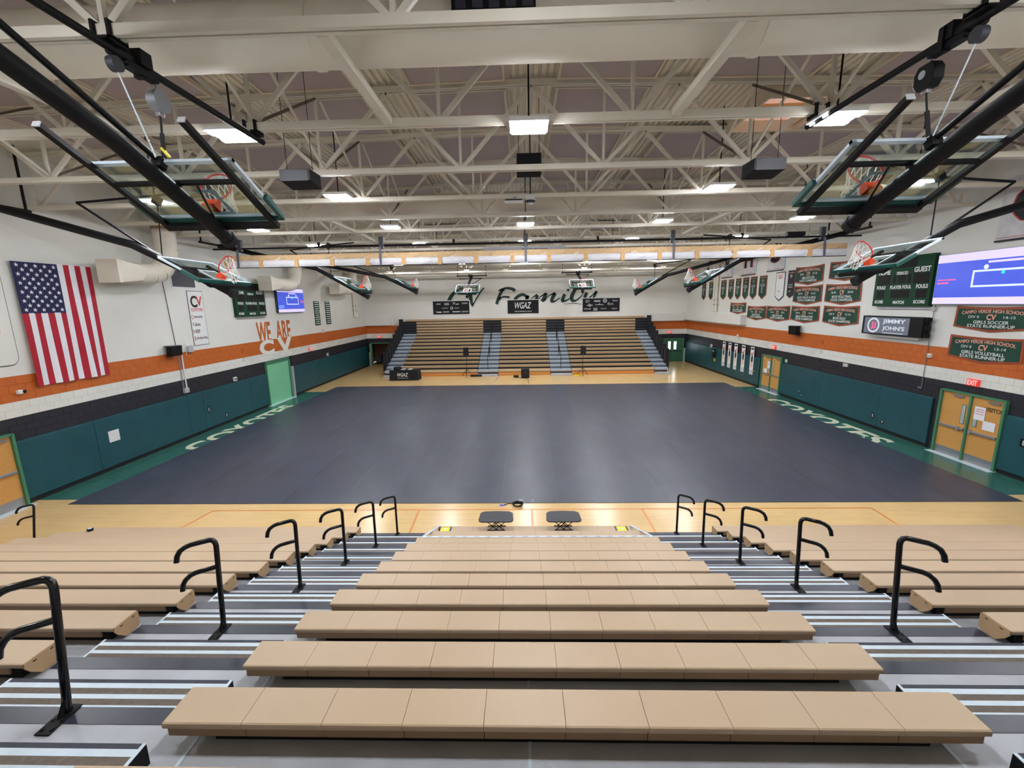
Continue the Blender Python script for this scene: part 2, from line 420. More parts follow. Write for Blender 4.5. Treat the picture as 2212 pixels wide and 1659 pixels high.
# bridging between bottom chords / cross bracing
def bridging(x, i, j, lab, w=.10):
    y0, y1 = TY[i], TY[j]
    o = obj('bridging_beam', MB().bar((x, y0+.09, 8.16-drop(y0)+.0), (x, y1-.09, 8.16-drop(y1)+.0), w, .10), 'steel_cream')
    tag(o, lab, 'beam', 'beams between the trusses')
bridging(-2.08, 1, 2, 'cream beam left of centre joining the two nearest trusses', .13)
bridging(2.40, 1, 2, 'cream beam right of centre joining the two nearest trusses', .13)
bridging(-6.45, 1, 2, 'cream beam behind the near left backboard, joining the two nearest trusses', .12)
bridging(7.0, 1, 2, 'cream beam behind the near right backboard, joining the two nearest trusses', .12)
for x, i, p in ((-6.45, 5, 'left, from fifth to sixth truss'), (6.9, 5, 'right, from fifth to sixth truss'), (-6.45, 6, 'left, from sixth to seventh truss'), (6.9, 6, 'right, from sixth to seventh truss'),
             (-2.3, 6, 'left of centre, from sixth to seventh truss'), (2.6, 6, 'right of centre, from sixth to seventh truss')):
    bridging(x, i, i+1, 'bright cream beam high on the '+p, .14)
for n, (x, dirn) in enumerate(((-4.3, 1), (4.75, -1), (-10.4, 1), (10.9, -1))):
    side = ['left of centre', 'right of centre', 'at far left', 'at far right'][n]
    for i in range(1, 6):
        y0, y1 = TY[i]+.06, TY[i+1]-.06
        b = MB(); b.bar((x, y0, 8.25), (x, y1, 9.6), .04, .04); t = thing('cross_brace', 'thin dark cross brace %s between the %s and %s trusses' % (side, ORD[i], ORD[i+1]), 'brace', (0,0,0), 'cross braces of the roof')
        obj('brace_rod', b, 'brace_brown', t); obj('brace_rod', MB().bar((x+.05, y0, 9.6), (x+.05, y1, 8.25), .04, .04), 'steel_cream', t)

# ================================================================== DUCTS
def duct_run(y, z, r, x0, x1, lab):
    t = thing('air_duct', lab, 'duct', (0, y, z)); n = 5
    for k in range(n):
        a = x0+(x1-x0)*k/n; c = x0+(x1-x0)*(k+1)/n
        obj('duct_section', MB().tube([(a+.02, 0, 0), (c-.02, 0, 0)], r, 32), 'duct', t, smooth=True)
        if k: obj('duct_collar', MB().tube([(a-.04, 0, 0), (a+.04, 0, 0)], r+.018, 32), 'duct', t, smooth=True)
    return t
d1 = duct_run(6.2, 8.76, .37, XL, XR, 'big round cream duct crossing the ceiling beyond the nearest truss')
g = thing('duct_grille', 'dark louvred grille on top of the nearest big duct', 'grille', (-.29, 5.90, 8.82))
obj('grille_frame', MB().box(-.48, .48, -.36, -.30, -.24, .16), 'black', g)
for k in range(5): obj('louvre', MB().box(-.43+k*.19, -.31+k*.19, -.40, -.37, -.22, .14), 'navy', g)
duct_run(16.15, 8.87, .35, -13.3, XR, 'round cream duct crossing behind the fifth roof truss')
def elbow(y_open, y_up, lab, top=9.55):
    t = thing('duct_outlet', lab, 'duct', (-13.3, 0, 0), 'elbow ducts on the left wall'); r = .35; R = .95; zc = 6.57
    obj('outlet_collar', MB().box(-.36, .36, y_open, y_open+.12, zc-.37, zc+.37), 'duct', t, bevel=.01)
    def sect(u, v): return (0, 0, 0)
    b = MB(); n = 24; rings = []
    for k in range(n):
        a = 2*PI*k/n; cx, cz = math.cos(a), math.sin(a); q = max(abs(cx), abs(cz)); rings.append(((cx/q*.35, cz/q*.35), (cx*r, cz*r)))
    for (sx, sz), _ in rings: b.v.append((sx, y_open+.12, zc+sz))
    for _, (sx, sz) in rings: b.v.append((sx, y_open+1.0, zc+sz))
    for k in range(n): b.f.append((k, (k+1) % n, n+(k+1) % n, n+k)); b.mi.append(0)
    obj('square_to_round_transition', b, 'duct', t, smooth=True)
    path = [(0, y_open+1.0, zc), (0, y_up-R, zc)]
    obj('duct_section', MB().tube(path, r, n), 'duct', t, smooth=True)
    for s in range(4):
        a0, a1 = PI/2*s/4, PI/2*(s+1)/4
        p = [(0, y_up-R+R*math.sin(a), zc+R-R*math.cos(a)) for a in (a0, a1)]
        obj('elbow_gore', MB().tube(p, r+.006*(s % 2), n), 'duct', t, smooth=True)
    obj('duct_section', MB().tube([(0, y_up, zc+R), (0, y_up, zc+R+.7)], r, n), 'duct', t, smooth=True)
    obj('duct_collar', MB().tube([(0, y_up, zc+R+.7), (0, y_up, zc+R+.82)], r+.03, n), 'tan_dark', t, smooth=True)
    obj('duct_section', MB().tube([(0, y_up, zc+R+.82), (0, y_up, top)], r+.02, n), 'duct', t, smooth=True)
elbow(13.8, 16.3, 'cream elbow duct beside the flag on the left wall')
elbow(22.3, 25.5, 'cream elbow duct above the left scoreboard and screen')
elbow(30.6, 34.0, 'cream elbow duct farthest along the left wall')

# ================================================================== LIGHTS
def make_fixture(x, y, z, lab, rod_top, lamp=True):
    t = thing('pendant_light', lab, 'light', (x, y, z), 'pendant gym lights')
    obj('housing', MB().box(-.30, .30, -.25, .25, .02, .08), 'white_plastic', t)
    for s in (-1, 1): obj('diffuser', MB().box(-.27, .27, s*.15-.06, s*.15+.06, -.014, .02), 'lamp_glow', t, bevel=.01)
    obj('hanger_rod', MB().tube([(0, 0, .08), (0, 0, rod_top-z)], .014, 6), 'black', t)
COLN = {-2: 'far left column', -1: 'column left of centre', 0: 'centre column', 1: 'column right of centre', 2: 'far right column'}
rows = [3.2, 7.32, 11.3, 15.6, 19.9, 24.0, 28.2, 33.0]  # near row, outer second-row and last-row lamps are added to light the hall
for ri, y in enumerate(rows):
    for k in range(-2, 3):
        if (ri == 2 and k == 0) or (ri == 6 and k < 0): continue
        x = .13+4.72*k
        lab = 'bright pendant ceiling light, %s, %s row from camera' % (COLN[k], ORD[max(ri, 1)]) if ri else 'added unseen ceiling light above the near bleachers, %s' % COLN[k]
        make_fixture(x, y, 8.3 if ri >= 7 else 8.0, lab, roof(x, y))

# ================================================================== FLOOR MAT
A, B, Cc, D = (-12.785, 10.80), (-12.60, 27.98), (13.10, 27.80), (12.99, 10.70)
mt = thing('dance_mat', 'huge dark grey vinyl performance mat covering the court', 'mat', (0, 0, .004))
def mq(u, v): # u across, v far
    return ((A[0]*(1-u)+D[0]*u)*(1-v)+(B[0]*(1-u)+Cc[0]*u)*v, (A[1]*(1-u)+D[1]*u)*(1-v)+(B[1]*(1-u)+Cc[1]*u)*v)
N_ST = 17
def quadbox(p, z0, z1):
    b = MB(); b.add([(x, y, z0) for x, y in p]+[(x, y, z1) for x, y in p], [(3,2,1,0),(4,5,6,7),(0,1,5,4),(1,2,6,5),(2,3,7,6),(3,0,4,7)]); return b
obj('mat_seam_tape', quadbox([mq(.002, .001), mq(.998, .001), mq(.998, .999), mq(.002, .999)], 0, .0035), 'seam', mt)
for k in range(N_ST):
    e = .0035/26
    u0, u1 = k/N_ST+(e if k else 0), (k+1)/N_ST-(e if k < N_ST-1 else 0)
    obj('mat_strip', quadbox([mq(u0, 0), mq(u1, 0), mq(u1, 1), mq(u0, 1)], .002, .008), 'marley', mt)

# ================================================================== WALL PADS
def pads(side, y0, y1, cuts, lab, gaps=(), h=1.80):
    t = thing('wall_padding', lab, 'wall pad', M=frame(side, 0, 0)); s = 1 if side == 'L' else -1
    ys = [y0]+list(cuts)+[y1]
    for a, c in zip(ys[:-1], ys[1:]):
        u0, u1 = (a, c) if side == 'L' else (-c, -a)
        obj('pad_panel', MB().box(u0+.004, u1-.004, .14, h, .005, .075), 'pad', t, bevel=.012)
    u0, u1 = (y0, y1) if side == 'L' else (-y1, -y0)
    obj('pad_top_trim', MB().box(u0, u1, h-.002, h+.022, .004, .03), 'pad', t)
    obj('baseboard', MB().box(u0, u1, 0, .14, .004, .03), 'pad_base', t)
    for (u, v, w_, h_) in gaps:
        uu = u if side == 'L' else -u
        g = obj('outlet_cutout', MB().box(uu-w_/2, uu+w_/2, v-h_/2, v+h_/2, .06, .078), 'black', t)
        obj('outlet', MB().box(uu-w_*.22, uu+w_*.22, v-h_*.3, v+h_*.3, .076, .081), 'grey_plastic', g)
pads('L', 10.86, 22.45, (13.0, 16.9, 17.75, 21.0), 'dark teal padding on left wall between wooden door and green shutter', [(18.0, .95, .13, .28), (19.05, .42, .13, .26), (21.3, .9, .08, .1)])
pads('L', 25.25, 37.8, (28.2, 31.0, 34.2), 'dark teal padding on left wall beyond the green shutter', [(27.3, .45, .12, .22)])
pads('R', 14.95, 23.8, (17.15, 20.6), 'dark teal padding on right wall between the two wooden doors', [(17.35, .55, .13, .24), (16.85, .42, .13, .16), (22.1, .6, .13, .2), (21.9, .42, .12, .16)])
pads('R', 26.0, 37.9, (29.0, 32.0, 35.0), 'dark teal padding on right wall beyond the wooden doors', [(26.55, .95, .12, .26), (27.9, .5, .12, .22), (36.4, .5, .12, .18)])
pads('R', 7.5, 12.65, (10.3,), 'dark teal padding on right wall nearest the camera', [(12.05, 1.12, .22, .24)])
ac = thing('access_cover', 'square white panel set into the left wall padding', 'panel', M=frame('L', 13.58, 1.14, .075))
obj('cover_plate', MB().box(-.19, .19, -.19, .19, 0, .012), 'white_plastic', ac); obj('cut_flap', MB().box(-.1, .22, -.225, -.19, 0, .02), 'pad', ac)

# ================================================================== DOORS
def wood_door(name, side, u, w_, h_, papers, visit=False, lab=''):
    t = bpy.data.objects.new(name, None); C.objects.link(t); t.matrix_world = frame(side, u, 0, .002); struct(t, lab)
    W = w_/2
    obj('door_frame', MB().box(-W-.05, -W+.02, 0, h_+.05, 0, .11), 'green_frame', t)
    obj('door_frame', MB().box(W-.02, W+.05, 0, h_+.05, 0, .11), 'green_frame', t)
    obj('door_frame', MB().box(-W, W, h_, h_+.06, 0, .11), 'green_frame', t)
    obj('mullion', MB().box(-.03, .03, 0, h_, 0, .10), 'green_frame', t)
    obj('threshold', MB().box(-W-.08, W+.08, 0, .012, 0, .28), 'strip_white', t)
    for s in (-1, 1):
        x0, x1 = sorted((s*.035, s*(W-.025)))
        lf = obj('door_leaf', MB().box(x0, x1, .02, h_-.01, .0, .045), 'oak', t)
        obj('kick_plate', MB().box(x0+.02, x1-.02, .03, .27, .045, .05), 'grey_metal', lf)
        xc = x0+.16 if s > 0 else x1-.16
        wn = obj('vision_window', MB().box(xc-.07, xc+.07, 1.18, 1.82, .045, .055), 'green_frame', lf)
        obj('push_bar', MB().box(x0+.05, x1-.04, .98, 1.05, .05, .11), 'grey_metal', lf, bevel=.01)
        obj('bar_latch', MB().box(xc-.09, xc-.01, .95, 1.08, .05, .13), 'chrome', lf)
        obj('door_closer', MB().box((x0+x1)/2-.0+s*.05, (x0+x1)/2+.30+s*.05, h_-.12, h_-.06, .045, .10), 'grey_metal', lf)
        for o2 in lf.children:
            if o2.name.startswith('vision'): pass
        link('glass_pane', MB().box(xc-.05, xc+.05, 1.2, 1.8, .055, .058).mesh('glass_pane', 'grey_plastic'), lf)
    for (x, y, a, c) in papers:
        p = obj('paper_notice', MB().box(x-a/2, x+a/2, y-c/2, y+c/2, .056, .060), 'paper', t)
        for k in range(4):
            obj('printed_line', MB().box(x-a*.38, x+a*.38, y+c*(.3-.17*k)-.008, y+c*(.3-.17*k)+.008, .0602, .061), 'print_red', p) if k < 3 and c > .3 else None
    if visit: text('VISITORS', .62, .13, 'print_black', t, .72, 1.84, .058, name='door_lettering')
    return t
wood_door('door_1', 'R', 13.68, 1.93, 2.16, [(.30, 1.65, .32, .42), (.62, 1.32, .36, .28)], True, 'double oak doors with green frame and paper notices')
wood_door('door_2', 'R', 24.82, 1.85, 2.05, [(-.25, 1.55, .26, .40), (-.55, 1.15, .34, .28)], False, 'double oak doors with green frame beyond the long padding')
wood_door('door_3', 'L', 9.82, 1.93, 2.02, [], False, 'double oak doors at the left edge')
dk = bpy.data.objects.new('door_4', None); C.objects.link(dk); dk.matrix_world = frame('L', 23.72, 0, .002); struct(dk, 'pale green roll-up shutter door')
for k in range(24): obj('shutter_slat', MB().box(-1.12, 1.12, k*.095+.01, k*.095+.10, 0, .018), 'green_shutter', dk, bevel=.005)
obj('shutter_housing', MB().box(-1.18, 1.18, 2.28, 2.45, 0, .07), 'green_door', dk)
obj('shutter_guide', MB().box(-1.2, -1.12, 0, 2.28, 0, .09), 'green_frame', dk)
obj('shutter_guide', MB().box(1.12, 1.2, 0, 2.28, 0, .09), 'green_frame', dk)
obj('shutter_sill', MB().box(-1.3, 1.3, 0, .02, 0, .22), 'strip_white', dk)
po = obj('bumper_post', MB().box(1.3, 1.42, 0, 1.85, .02, .14), 'grey_plastic', dk, bevel=.01, label='grey post beside the shutter')
obj('recess_cheek', MB().box(1.2, 1.53, 1.8, 2.46, 0, .006), 'black', dk)
# far right green doors with lit windows
t = bpy.data.objects.new('door_5', None); C.objects.link(t); t.matrix_world = frame('F', 13.2, 0, .002); struct(t, 'green double doors with bright narrow windows')
for s in (-1, 1):
    x0, x1 = sorted((s*.03, s*.9)); lf = obj('door_leaf', MB().box(x0, x1, .01, 2.0, 0, .04), 'green_door', t)
    xc = s*.25; obj('lit_window', MB().box(xc-.1, xc+.1, 1.1, 1.78, .04, .05), 'door_glow', lf)
    obj('push_bar', MB().box(x0+.05, x1-.05, .93, 1.0, .04, .1), 'charcoal', lf)
    obj('door_frame', MB().box(s*.95-.05, s*.95+.05, 0, 2.06, 0, .1), 'green_frame', t)
obj('door_frame', MB().box(-.95, .95, 2.0, 2.07, 0, .1), 'green_frame', t); obj('mullion', MB().box(-.03, .03, 0, 2.0, 0, .08), 'green_frame', t)
# open doorway at far left
t = bpy.data.objects.new('door_6', None); C.objects.link(t); t.location = (-12.92, YF, 0); struct(t, 'open doorway to a dark storage room')
obj('door_frame', MB().box(-.87, -.80, -.06, .3, 0, 2.08), 'green_frame', t); obj('door_frame', MB().box(.80, .87, -.06, .3, 0, 2.08), 'green_frame', t); obj('door_frame', MB().box(-.85, .85, -.06, .3, 2.0, 2.08), 'green_frame', t)
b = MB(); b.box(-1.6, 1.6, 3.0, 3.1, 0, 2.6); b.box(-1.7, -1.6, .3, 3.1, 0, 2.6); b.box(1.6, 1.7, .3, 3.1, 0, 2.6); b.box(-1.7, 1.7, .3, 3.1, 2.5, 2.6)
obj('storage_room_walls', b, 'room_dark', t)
obj('door_leaf', MB().bar((-.78, .05, 1.0), (-.66, -.75, 1.0), .045, 2.0), 'green_shutter', t, label='pale green door leaf standing open')
lad = thing('storage_ladder', 'leaning ladder seen in the dark doorway at far left', 'ladder', (-12.5, 39.3, 0))
for s in (-.18, .18): obj('ladder_rail', MB().bar((s, -.2, 0), (s, .5, 2.0), .05), 'orange', lad)
for k in range(6): obj('ladder_rung', MB().bar((-.18, -.2+.1*(k+1), .28*(k+1)), (.18, -.2+.1*(k+1), .28*(k+1)), .03), 'orange', lad)
ct = thing('storage_cart', 'dark equipment cart standing in the dark doorway at far left', 'cart', (-13.3, 38.9, 0))
obj('cart_body', MB().box(-.25, .25, -.2, .5, .25, .9), 'charcoal', ct, bevel=.02)
for sx in (-.2, .2):
    for sy in (-.1, .4): obj('cart_wheel', MB().disc((sy, .1), .1, sx-.02, sx+.02, 'x'), 'black', ct)
obj('cart_handle', MB().tube([(-.22, .5, .85), (-.22, .55, 1.3), (.22, .55, 1.3), (.22, .5, .85)], .015, 6), 'black', ct)

# ================================================================== NEAR BLEACHERS
S, RZ, Y1, Z1 = .6582, .258, 1.968, 3.0
def ny(i): return Y1+S*(i-1)
def nz(i): return Z1-RZ*(i-1)
mod = MB(); wm = .457
def seat_profile(d=.245):
    r = .014; return [(0, -.012), (.003, 0-.004), (.012, 0), (d-.012, 0), (d-.002, -.006), (d, -.03), (d, -.13), (d-.03, -.14), (d-.03, -.045), (.03, -.045), (0, -.032)]
mod.prism(seat_profile(), .0015, wm-.0015, 'x'); module_me = mod.mesh('seat_module', 'tan')
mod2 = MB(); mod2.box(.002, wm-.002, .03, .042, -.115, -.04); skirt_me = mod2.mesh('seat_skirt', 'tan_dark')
def near_bench_center(i):
    lab = 'tan ten-module bench in the near centre block, ' + ('closest to the camera at bottom edge' if i == 0 else '%s full row from the camera' % ORD[i])
    if i == 11: lab = 'tan bench in the near centre block, lowest row beside the gym floor'
    t = thing('bleacher_bench', lab, 'bench', (.21-2.285, ny(i), nz(i)), 'near centre bleacher benches')
    for k in range(10):
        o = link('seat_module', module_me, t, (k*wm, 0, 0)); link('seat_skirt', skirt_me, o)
    obj('bench_bracket', MB().box(.25, 4.32, .06, .22, -.171, -.046), 'black_matte', t)
    obj('bracket_gusset', MB().prism([(.05, -.046), (.2, -.046), (.2, -.171), (.12, -.171)], .12, .14, 'x'), 'deck_dark', t); obj('bracket_gusset', MB().prism([(.05, -.046), (.2, -.046), (.2, -.171), (.12, -.171)], 4.43, 4.45, 'x'), 'deck_dark', t)
def near_bench_side(i, x0, x1, side):
    t = thing('bleacher_bench', 'long tan bench in the near %s block, %s' % (side, 'lowest row beside the gym floor' if i == 11 else '%s row up from the floor' % ORD[12-i]), 'bench', (0, ny(i), nz(i)), 'near %s bleacher benches' % side)
    obj('seat', MB().prism(seat_profile(), x0, x1, 'x'), 'tan', t)
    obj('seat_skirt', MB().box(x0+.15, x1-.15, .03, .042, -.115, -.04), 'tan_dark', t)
    xe = x1 if side == 'left' else x0; s = 1 if side == 'left' else -1
    e = obj('end_cap', MB().prism([(.0, -.04), (.003, -.004), (.012, 0), (.233, 0), (.246, -.02), (.246, -.135), (.225, -.16), (.10, -.16), (.03, -.09)], min(xe, xe+s*.012), max(xe, xe+s*.012), 'x'), 'tan_edge', t, bevel=.003)
    for yy in (.07, .19): obj('cap_slot', MB().box(min(xe+s*.012, xe+s*.0135), max(xe+s*.012, xe+s*.0135), yy-.012, yy+.012, -.032, -.024), 'black', e)
    obj('bench_bracket', MB().box(x0+.1, x1-.1, .06, .22, -.171, -.046), 'black_matte', t)
for i in range(0, 12): near_bench_center(i)
for i in range(2, 12): near_bench_side(i, -10.0, -3.735, 'left')
for i in range(2, 12): near_bench_side(i, 4.13, 10.6, 'right')
pf = thing('bleacher_platform', 'stepped grey platform of the near bleachers with dark nosings', 'platform', (0, 0, 0))
def Dk(i): return nz(i)-.43
for i in range(-2, 12):   # deck i spans from under seat i to under seat i+1
    y0, y1 = ny(i)+.245, (ny(i+1)+.245 if i < 11 else ny(i)+.27)
    if i == 11: continue
    z = Dk(i)
    p = obj('deck_tier', MB().box(-10.0, 10.6, y0, y1, z-.03, z), 'deck_grey', pf)
    obj('deck_nosing', MB().box(-3.72, -2.09, y1-.105, y1+.006, z-.03, z+.003), 'navy', p)
    obj('deck_nosing', MB().box(2.50, 4.12, y1-.105, y1+.006, z-.03, z+.003), 'navy', p)
    obj('riser', MB().box(-10.0, 10.6, y1-.02, y1, z-RZ, z-.03), 'black_matte', p)
    obj('joint_strip', MB().box(.0, .018, y0+.02, y1-.05, z, z+.003), 'strip_white', p)
    obj('joint_strip', MB().box(-1.95, -1.93, y0+.02, y1-.05, z, z+.003), 'strip_white', p); obj('joint_strip', MB().box(2.32, 2.34, y0+.02, y1-.05, z, z+.003), 'strip_white', p)
bottom = obj('deck_skirt', MB().box(-10.0, 10.6, ny(10)+.10, ny(10)+.24, 0, .10), 'black_matte', pf)
obj('floor_step', MB().box(-3.76, -2.09, ny(11)+.0, ny(11)+.30, .01, .14), 'navy', pf)
obj('floor_step', MB().box(2.50, 4.17, ny(11)+.0, ny(11)+.30, .01, .14), 'navy', pf)
STR = [(.0, .107, 'strip_dark'), (.107, .132, 'strip_white'), (.132, .180, 'strip_brown'), (.180, .215, 'strip_white'), (.215, .262, 'strip_brown'), (.262, .302, 'strip_white'), (.302, .332, 'strip_dark')]
SM = {}
for k, (a, c, m) in enumerate(STR): SM[k] = MB().box(0, 1.64, a, c, .127, .130).mesh('tread_strip', m)
bodym = MB().box(0, 1.64, 0, .332, 0, .127).mesh('s', 'black'); endm = MB().box(0, .02, 0, .332, .127, .131).mesh('end_strip', 'strip_white')
for i in range(-1, 12):
    for sd, x0 in (('left', -3.74), ('right', 2.52)):
        if i == 11: continue
        z = Dk(i)
        t = thing('aisle_step', 'striped anti-slip aisle step in the near %s aisle, %s' % (sd, '%s step up from the gym floor' % ORD[12-i-1] if i < 11 else ''), 'step', (x0, ny(i)+.25, z), 'near %s aisle steps' % sd)
        link('step_box', bodym, t)
        for k in SM: link('tread_strip', SM[k], t)
        link('end_strip', endm, t); link('end_strip', endm, t, (1.62, 0, 0))
# handrails
def rail_mesh(s):
    r = .0235
    def arm(z0, x1, z1, dropz):
        pts = []
        return pts
    b = MB(); b.tube([(0, 0, 0), (0, 0, .80), (s*.008, 0, .835), (s*.025, 0, .855), (s*.05, 0, .862), (s*.20, 0, .845), (s*.245, 0, .83), (s*.29, 0, .80), (s*.315, 0, .755), (s*.325, 0, .70)], r, 10)
    c = MB(); c.tube([(0, 0, .60), (s*.18, 0, .575), (s*.225, 0, .558), (s*.265, 0, .525), (s*.29, 0, .48), (s*.298, 0, .425)], r*.95, 10)
    return b, c
RM = {}
for s in (-1, 1):
    b, c = rail_mesh(s); RM[s] = (b.mesh('post', 'black_gloss', True), c.mesh('lower_arm', 'black_gloss', True))
plate = MB().box(-.045, .045, -.15, .05, .0, .008).mesh('base_plate', 'black'); 
gm = MB().prism([(-.06, .008), (.03, .008), (.015, .09), (-.015, .09)], -.006, .006, 'x').mesh('gusset', 'black')
boltm = MB().disc((0, 0), .011, .008, .014, 'z', 8).mesh('bolt', 'black')
def rail(x, y, z, s, lab, lean=.145):
    t = thing('handrail', lab, 'handrail', (x, y, z), 'aisle handrails of the near bleachers')
    q1 = link('post', RM[s][0], t); q2 = link('lower_arm', RM[s][1], t); q1.rotation_euler = q2.rotation_euler = (-lean, 0, -s*.33); link('base_plate', plate, t); link('gusset', gm, t)
    for bx, by in ((-.028, -.12), (.028, -.12), (-.028, -.06), (.028, -.06)): link('bolt', boltm, t, (bx, by, 0))
for n, i in enumerate((1, 3, 5, 7, 9, 11)):
    z = Dk(i-1)+.003; y = ny(i)+.215
    rail(-2.885, y, z, -1, 'black looped handrail in the near left aisle, %s' % ('closest to the camera' if n == 0 else 'lowest, beside the gym floor' if n == 5 else '%s from the camera' % ORD[n+1]))
    if i > 1: rail(3.34, y, z, 1, 'black looped handrail in the near right aisle, %s' % ('closest to the camera' if n == 1 else 'lowest, beside the gym floor' if n == 5 else '%s from the camera' % ORD[n]))
rail(-11.55, 8.9, .0, -1, 'lone dark handrail by the wooden door at far left', .27)

# small things on the near bleachers
yt, zt = ny(11), nz(11)
def lap_table(x, lab, y=8.77):
    t = thing('folding_table', lab, 'table', (x, y, zt+.001), 'folding tables on the near centre block')
    obj('table_top', MB().prism([(-.38, -.14), (-.36, -.21), (-.30, -.24), (.30, -.24), (.36, -.21), (.38, -.14), (.36, .16), (.28, .23), (0, .25), (-.28, .23), (-.36, .16)], .27, .295), 'charcoal', t, bevel=.006)
    for yy in (-.09, .1):
        for xa, xb in (((-.27, .03), (-.12, .17), (.27, -.03), (.12, -.17)) if yy < 0 else ((-.2, .12), (.2, -.12))): obj('leg_frame', MB().tube([(xa, yy, .27), (xb, yy, .012)], .009, 6), 'black', t)
        obj('foot_bar', MB().tube([(-.2, yy, .009), (.2, yy, .009)], .009, 6), 'black', t)
lap_table(-.64, 'small black folding table on the bottom benches, left of the two', 8.68)
lap_table(.83, 'small black folding table on the bottom benches, right of the two', 8.68)
tp = thing('tape_boundary', 'white printed caution tape stretched around the bottom centre benches', 'tape', (0, 0, 0))
zr9 = nz(9)+.003
obj('tape_run', MB().box(-1.98, 2.40, ny(9)+.20, ny(9)+.25, zr9+.001, zr9+.003), 'tape_white', tp)
for s, xx, xe in ((-1, -1.98, -1.93), (1, 2.40, 2.33)):
    obj('tape_run', MB().bar((xx, ny(9)+.22, zr9), (xe, ny(11)+.24, nz(11)+.012), .05, .004), 'tape_white', tp)
for k in range(19):
    text('KEEP', .10, .022, 'print_black', tp, -1.85+k*.23, ny(9)+.225, zr9+.0035, depth=.0004, name='tape_print')
def sign(x, lab):
    t = thing('seat_sign', lab, 'sign', (x, ny(11)+.06, nz(11)+.001)); obj('sign_border', MB().box(-.14, .14, -.06, .15, 0, .004), 'navy', t); obj('sign_face', MB().box(-.10, .10, -.045, .135, .004, .006), 'yellow', t); obj('sign_symbol', MB().disc((0, .05), .035, .006, .007), 'strip_white', t)
sign(-1.78, 'yellow and black notice lying at the left end of the bottom centre bench')
sign(2.10, 'yellow and black notice lying at the right end of the bottom centre bench')
t = thing('roll_of_tape', 'small black and white tape roll on the lowest left bench', 'tape roll', (-9.85, ny(11)+.1, nz(11)+.001))
obj('roll', MB().tube([(0, 0, 0), (0, 0, .05)], .055, 14), 'black', t, smooth=True); obj('roll_core', MB().tube([(0, 0, .05), (0, 0, .056)], .04, 14), 'strip_white', t)
tag(obj('paper_scrap', MB().add([(0, 0, 0), (.05, .015, 0), (.03, .05, .006), (.004, .04, .003)], [(0, 1, 2, 3)]), 'paper', loc=(-3.05, ny(4)+.32, Dk(4)+.135)), 'small white paper scrap on a near left aisle step', 'paper')
# cables on the floor by the mat
t = thing('coiled_cable', 'coil of black cable on the wooden floor at the near mat edge', 'cable', (-.2, 10.62, .0))
for k in range(5):
    r = .10+.012*k; obj('cable_loop', MB().tube([(r*math.cos(a)+random.uniform(-.01, .01), r*.9*math.sin(a), .012+.012*k+.004*math.sin(3*a+k)) for a in [2*PI*j/20 for j in range(20)]], .009, 6, close=True), 'black', t)
obj('cable_tail', MB().tube([(-.1, .05, .01), (-.2, .1, .01), (-.3, .07, .01), (-.36, .03, .01)], .008, 6), 'black', t)
t = thing('power_strip', 'purple tipped plug beside the coil of cable', 'plug', (-.62, 10.62, 0)); obj('plug_body', MB().box(-.06, .05, -.02, .02, 0, .03), 'scr_blue', t, bevel=.005); obj('plug_lead', MB().tube([(.05, 0, .01), (.12, .02, .01)], .006, 6), 'black', t)
t = thing('power_adapter', 'grey box lying across the coil of cable', 'adapter', (-.1, 10.72, .075)); obj('adapter_body', MB().box(-.07, .05, -.02, .03, 0, .03), 'grey_plastic', t, bevel=.005); obj('adapter_lead', MB().tube([(.05, 0, .012), (.10, -.06, -.02), (.09, -.12, -.065)], .005, 6), 'grey_plastic', t)
t = thing('tape_cross', 'grey tape cross marking the centre of the near mat edge', 'tape mark', (.2, 10.80, .013)); obj('tape_piece', MB().box(-.16, .14, -.02, .0, 0, .002), 'seam', t); obj('tape_piece', MB().box(-.02, .02, .0, .16, 0, .002), 'seam', t)

# ================================================================== FAR BLEACHERS
FY, FZ, FS, FR = 31.95, .45, .585, .243
def fy(k): return FY+FS*(k-1) if k <= 11 else FY+FS*10+.02*(k-11)
def fz(k): return FZ+FR*(k-1)
def far_bench(k, x0, x1, blk):
    lab = 'tan bench in the far %s block, %s row up from the floor' % (blk, ORD[k]) if k < 16 else 'top tan bench running the full width of the far bleachers'
    t = thing('bleacher_bench', lab, 'bench', (0, fy(k), fz(k)), 'far %s bleacher benches' % blk if k < 16 else 'far bleacher top bench')
    obj('seat', MB().box(x0, x1, 0, .25, -.035, 0), 'tan_far', t)
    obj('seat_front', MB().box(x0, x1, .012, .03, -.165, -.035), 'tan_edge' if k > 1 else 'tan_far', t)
for k in range(1, 16):
    for x0, x1, n in ((-9.42, -3.50, 'left'), (-1.90, 2.02, 'centre'), (3.64, 9.80, 'right')): far_bench(k, x0, x1, n)
far_bench(16, -10.4, 10.6, 'top')
t = thing('far_bleacher_frame', 'stepped dark frame carrying the far bleacher benches', 'platform', (0, 0, 0))
for k in range(1, 17):
    z = fz(k)-.18; y = fy(k)+.04
    obj('deck_tier', MB().box(-10.6, 10.8, y, 38.15, z-.06, z), 'black_matte' if k > 1 else 'tan_dark', t)
    obj('riser', MB().box(-10.6, 10.8, y, y+.02, max(0.01, z-.243), z-.06), 'black_matte', t)
obj('base_board', MB().box(-9.42, -3.5, FY-.02, FY+.03, .02, .2), 'line_orange', t); obj('base_board', MB().box(-1.9, 2.02, FY-.02, FY+.03, .02, .2), 'line_orange', t); obj('base_board', MB().box(3.64, 9.8, FY-.02, FY+.03, .02, .2), 'line_orange', t)
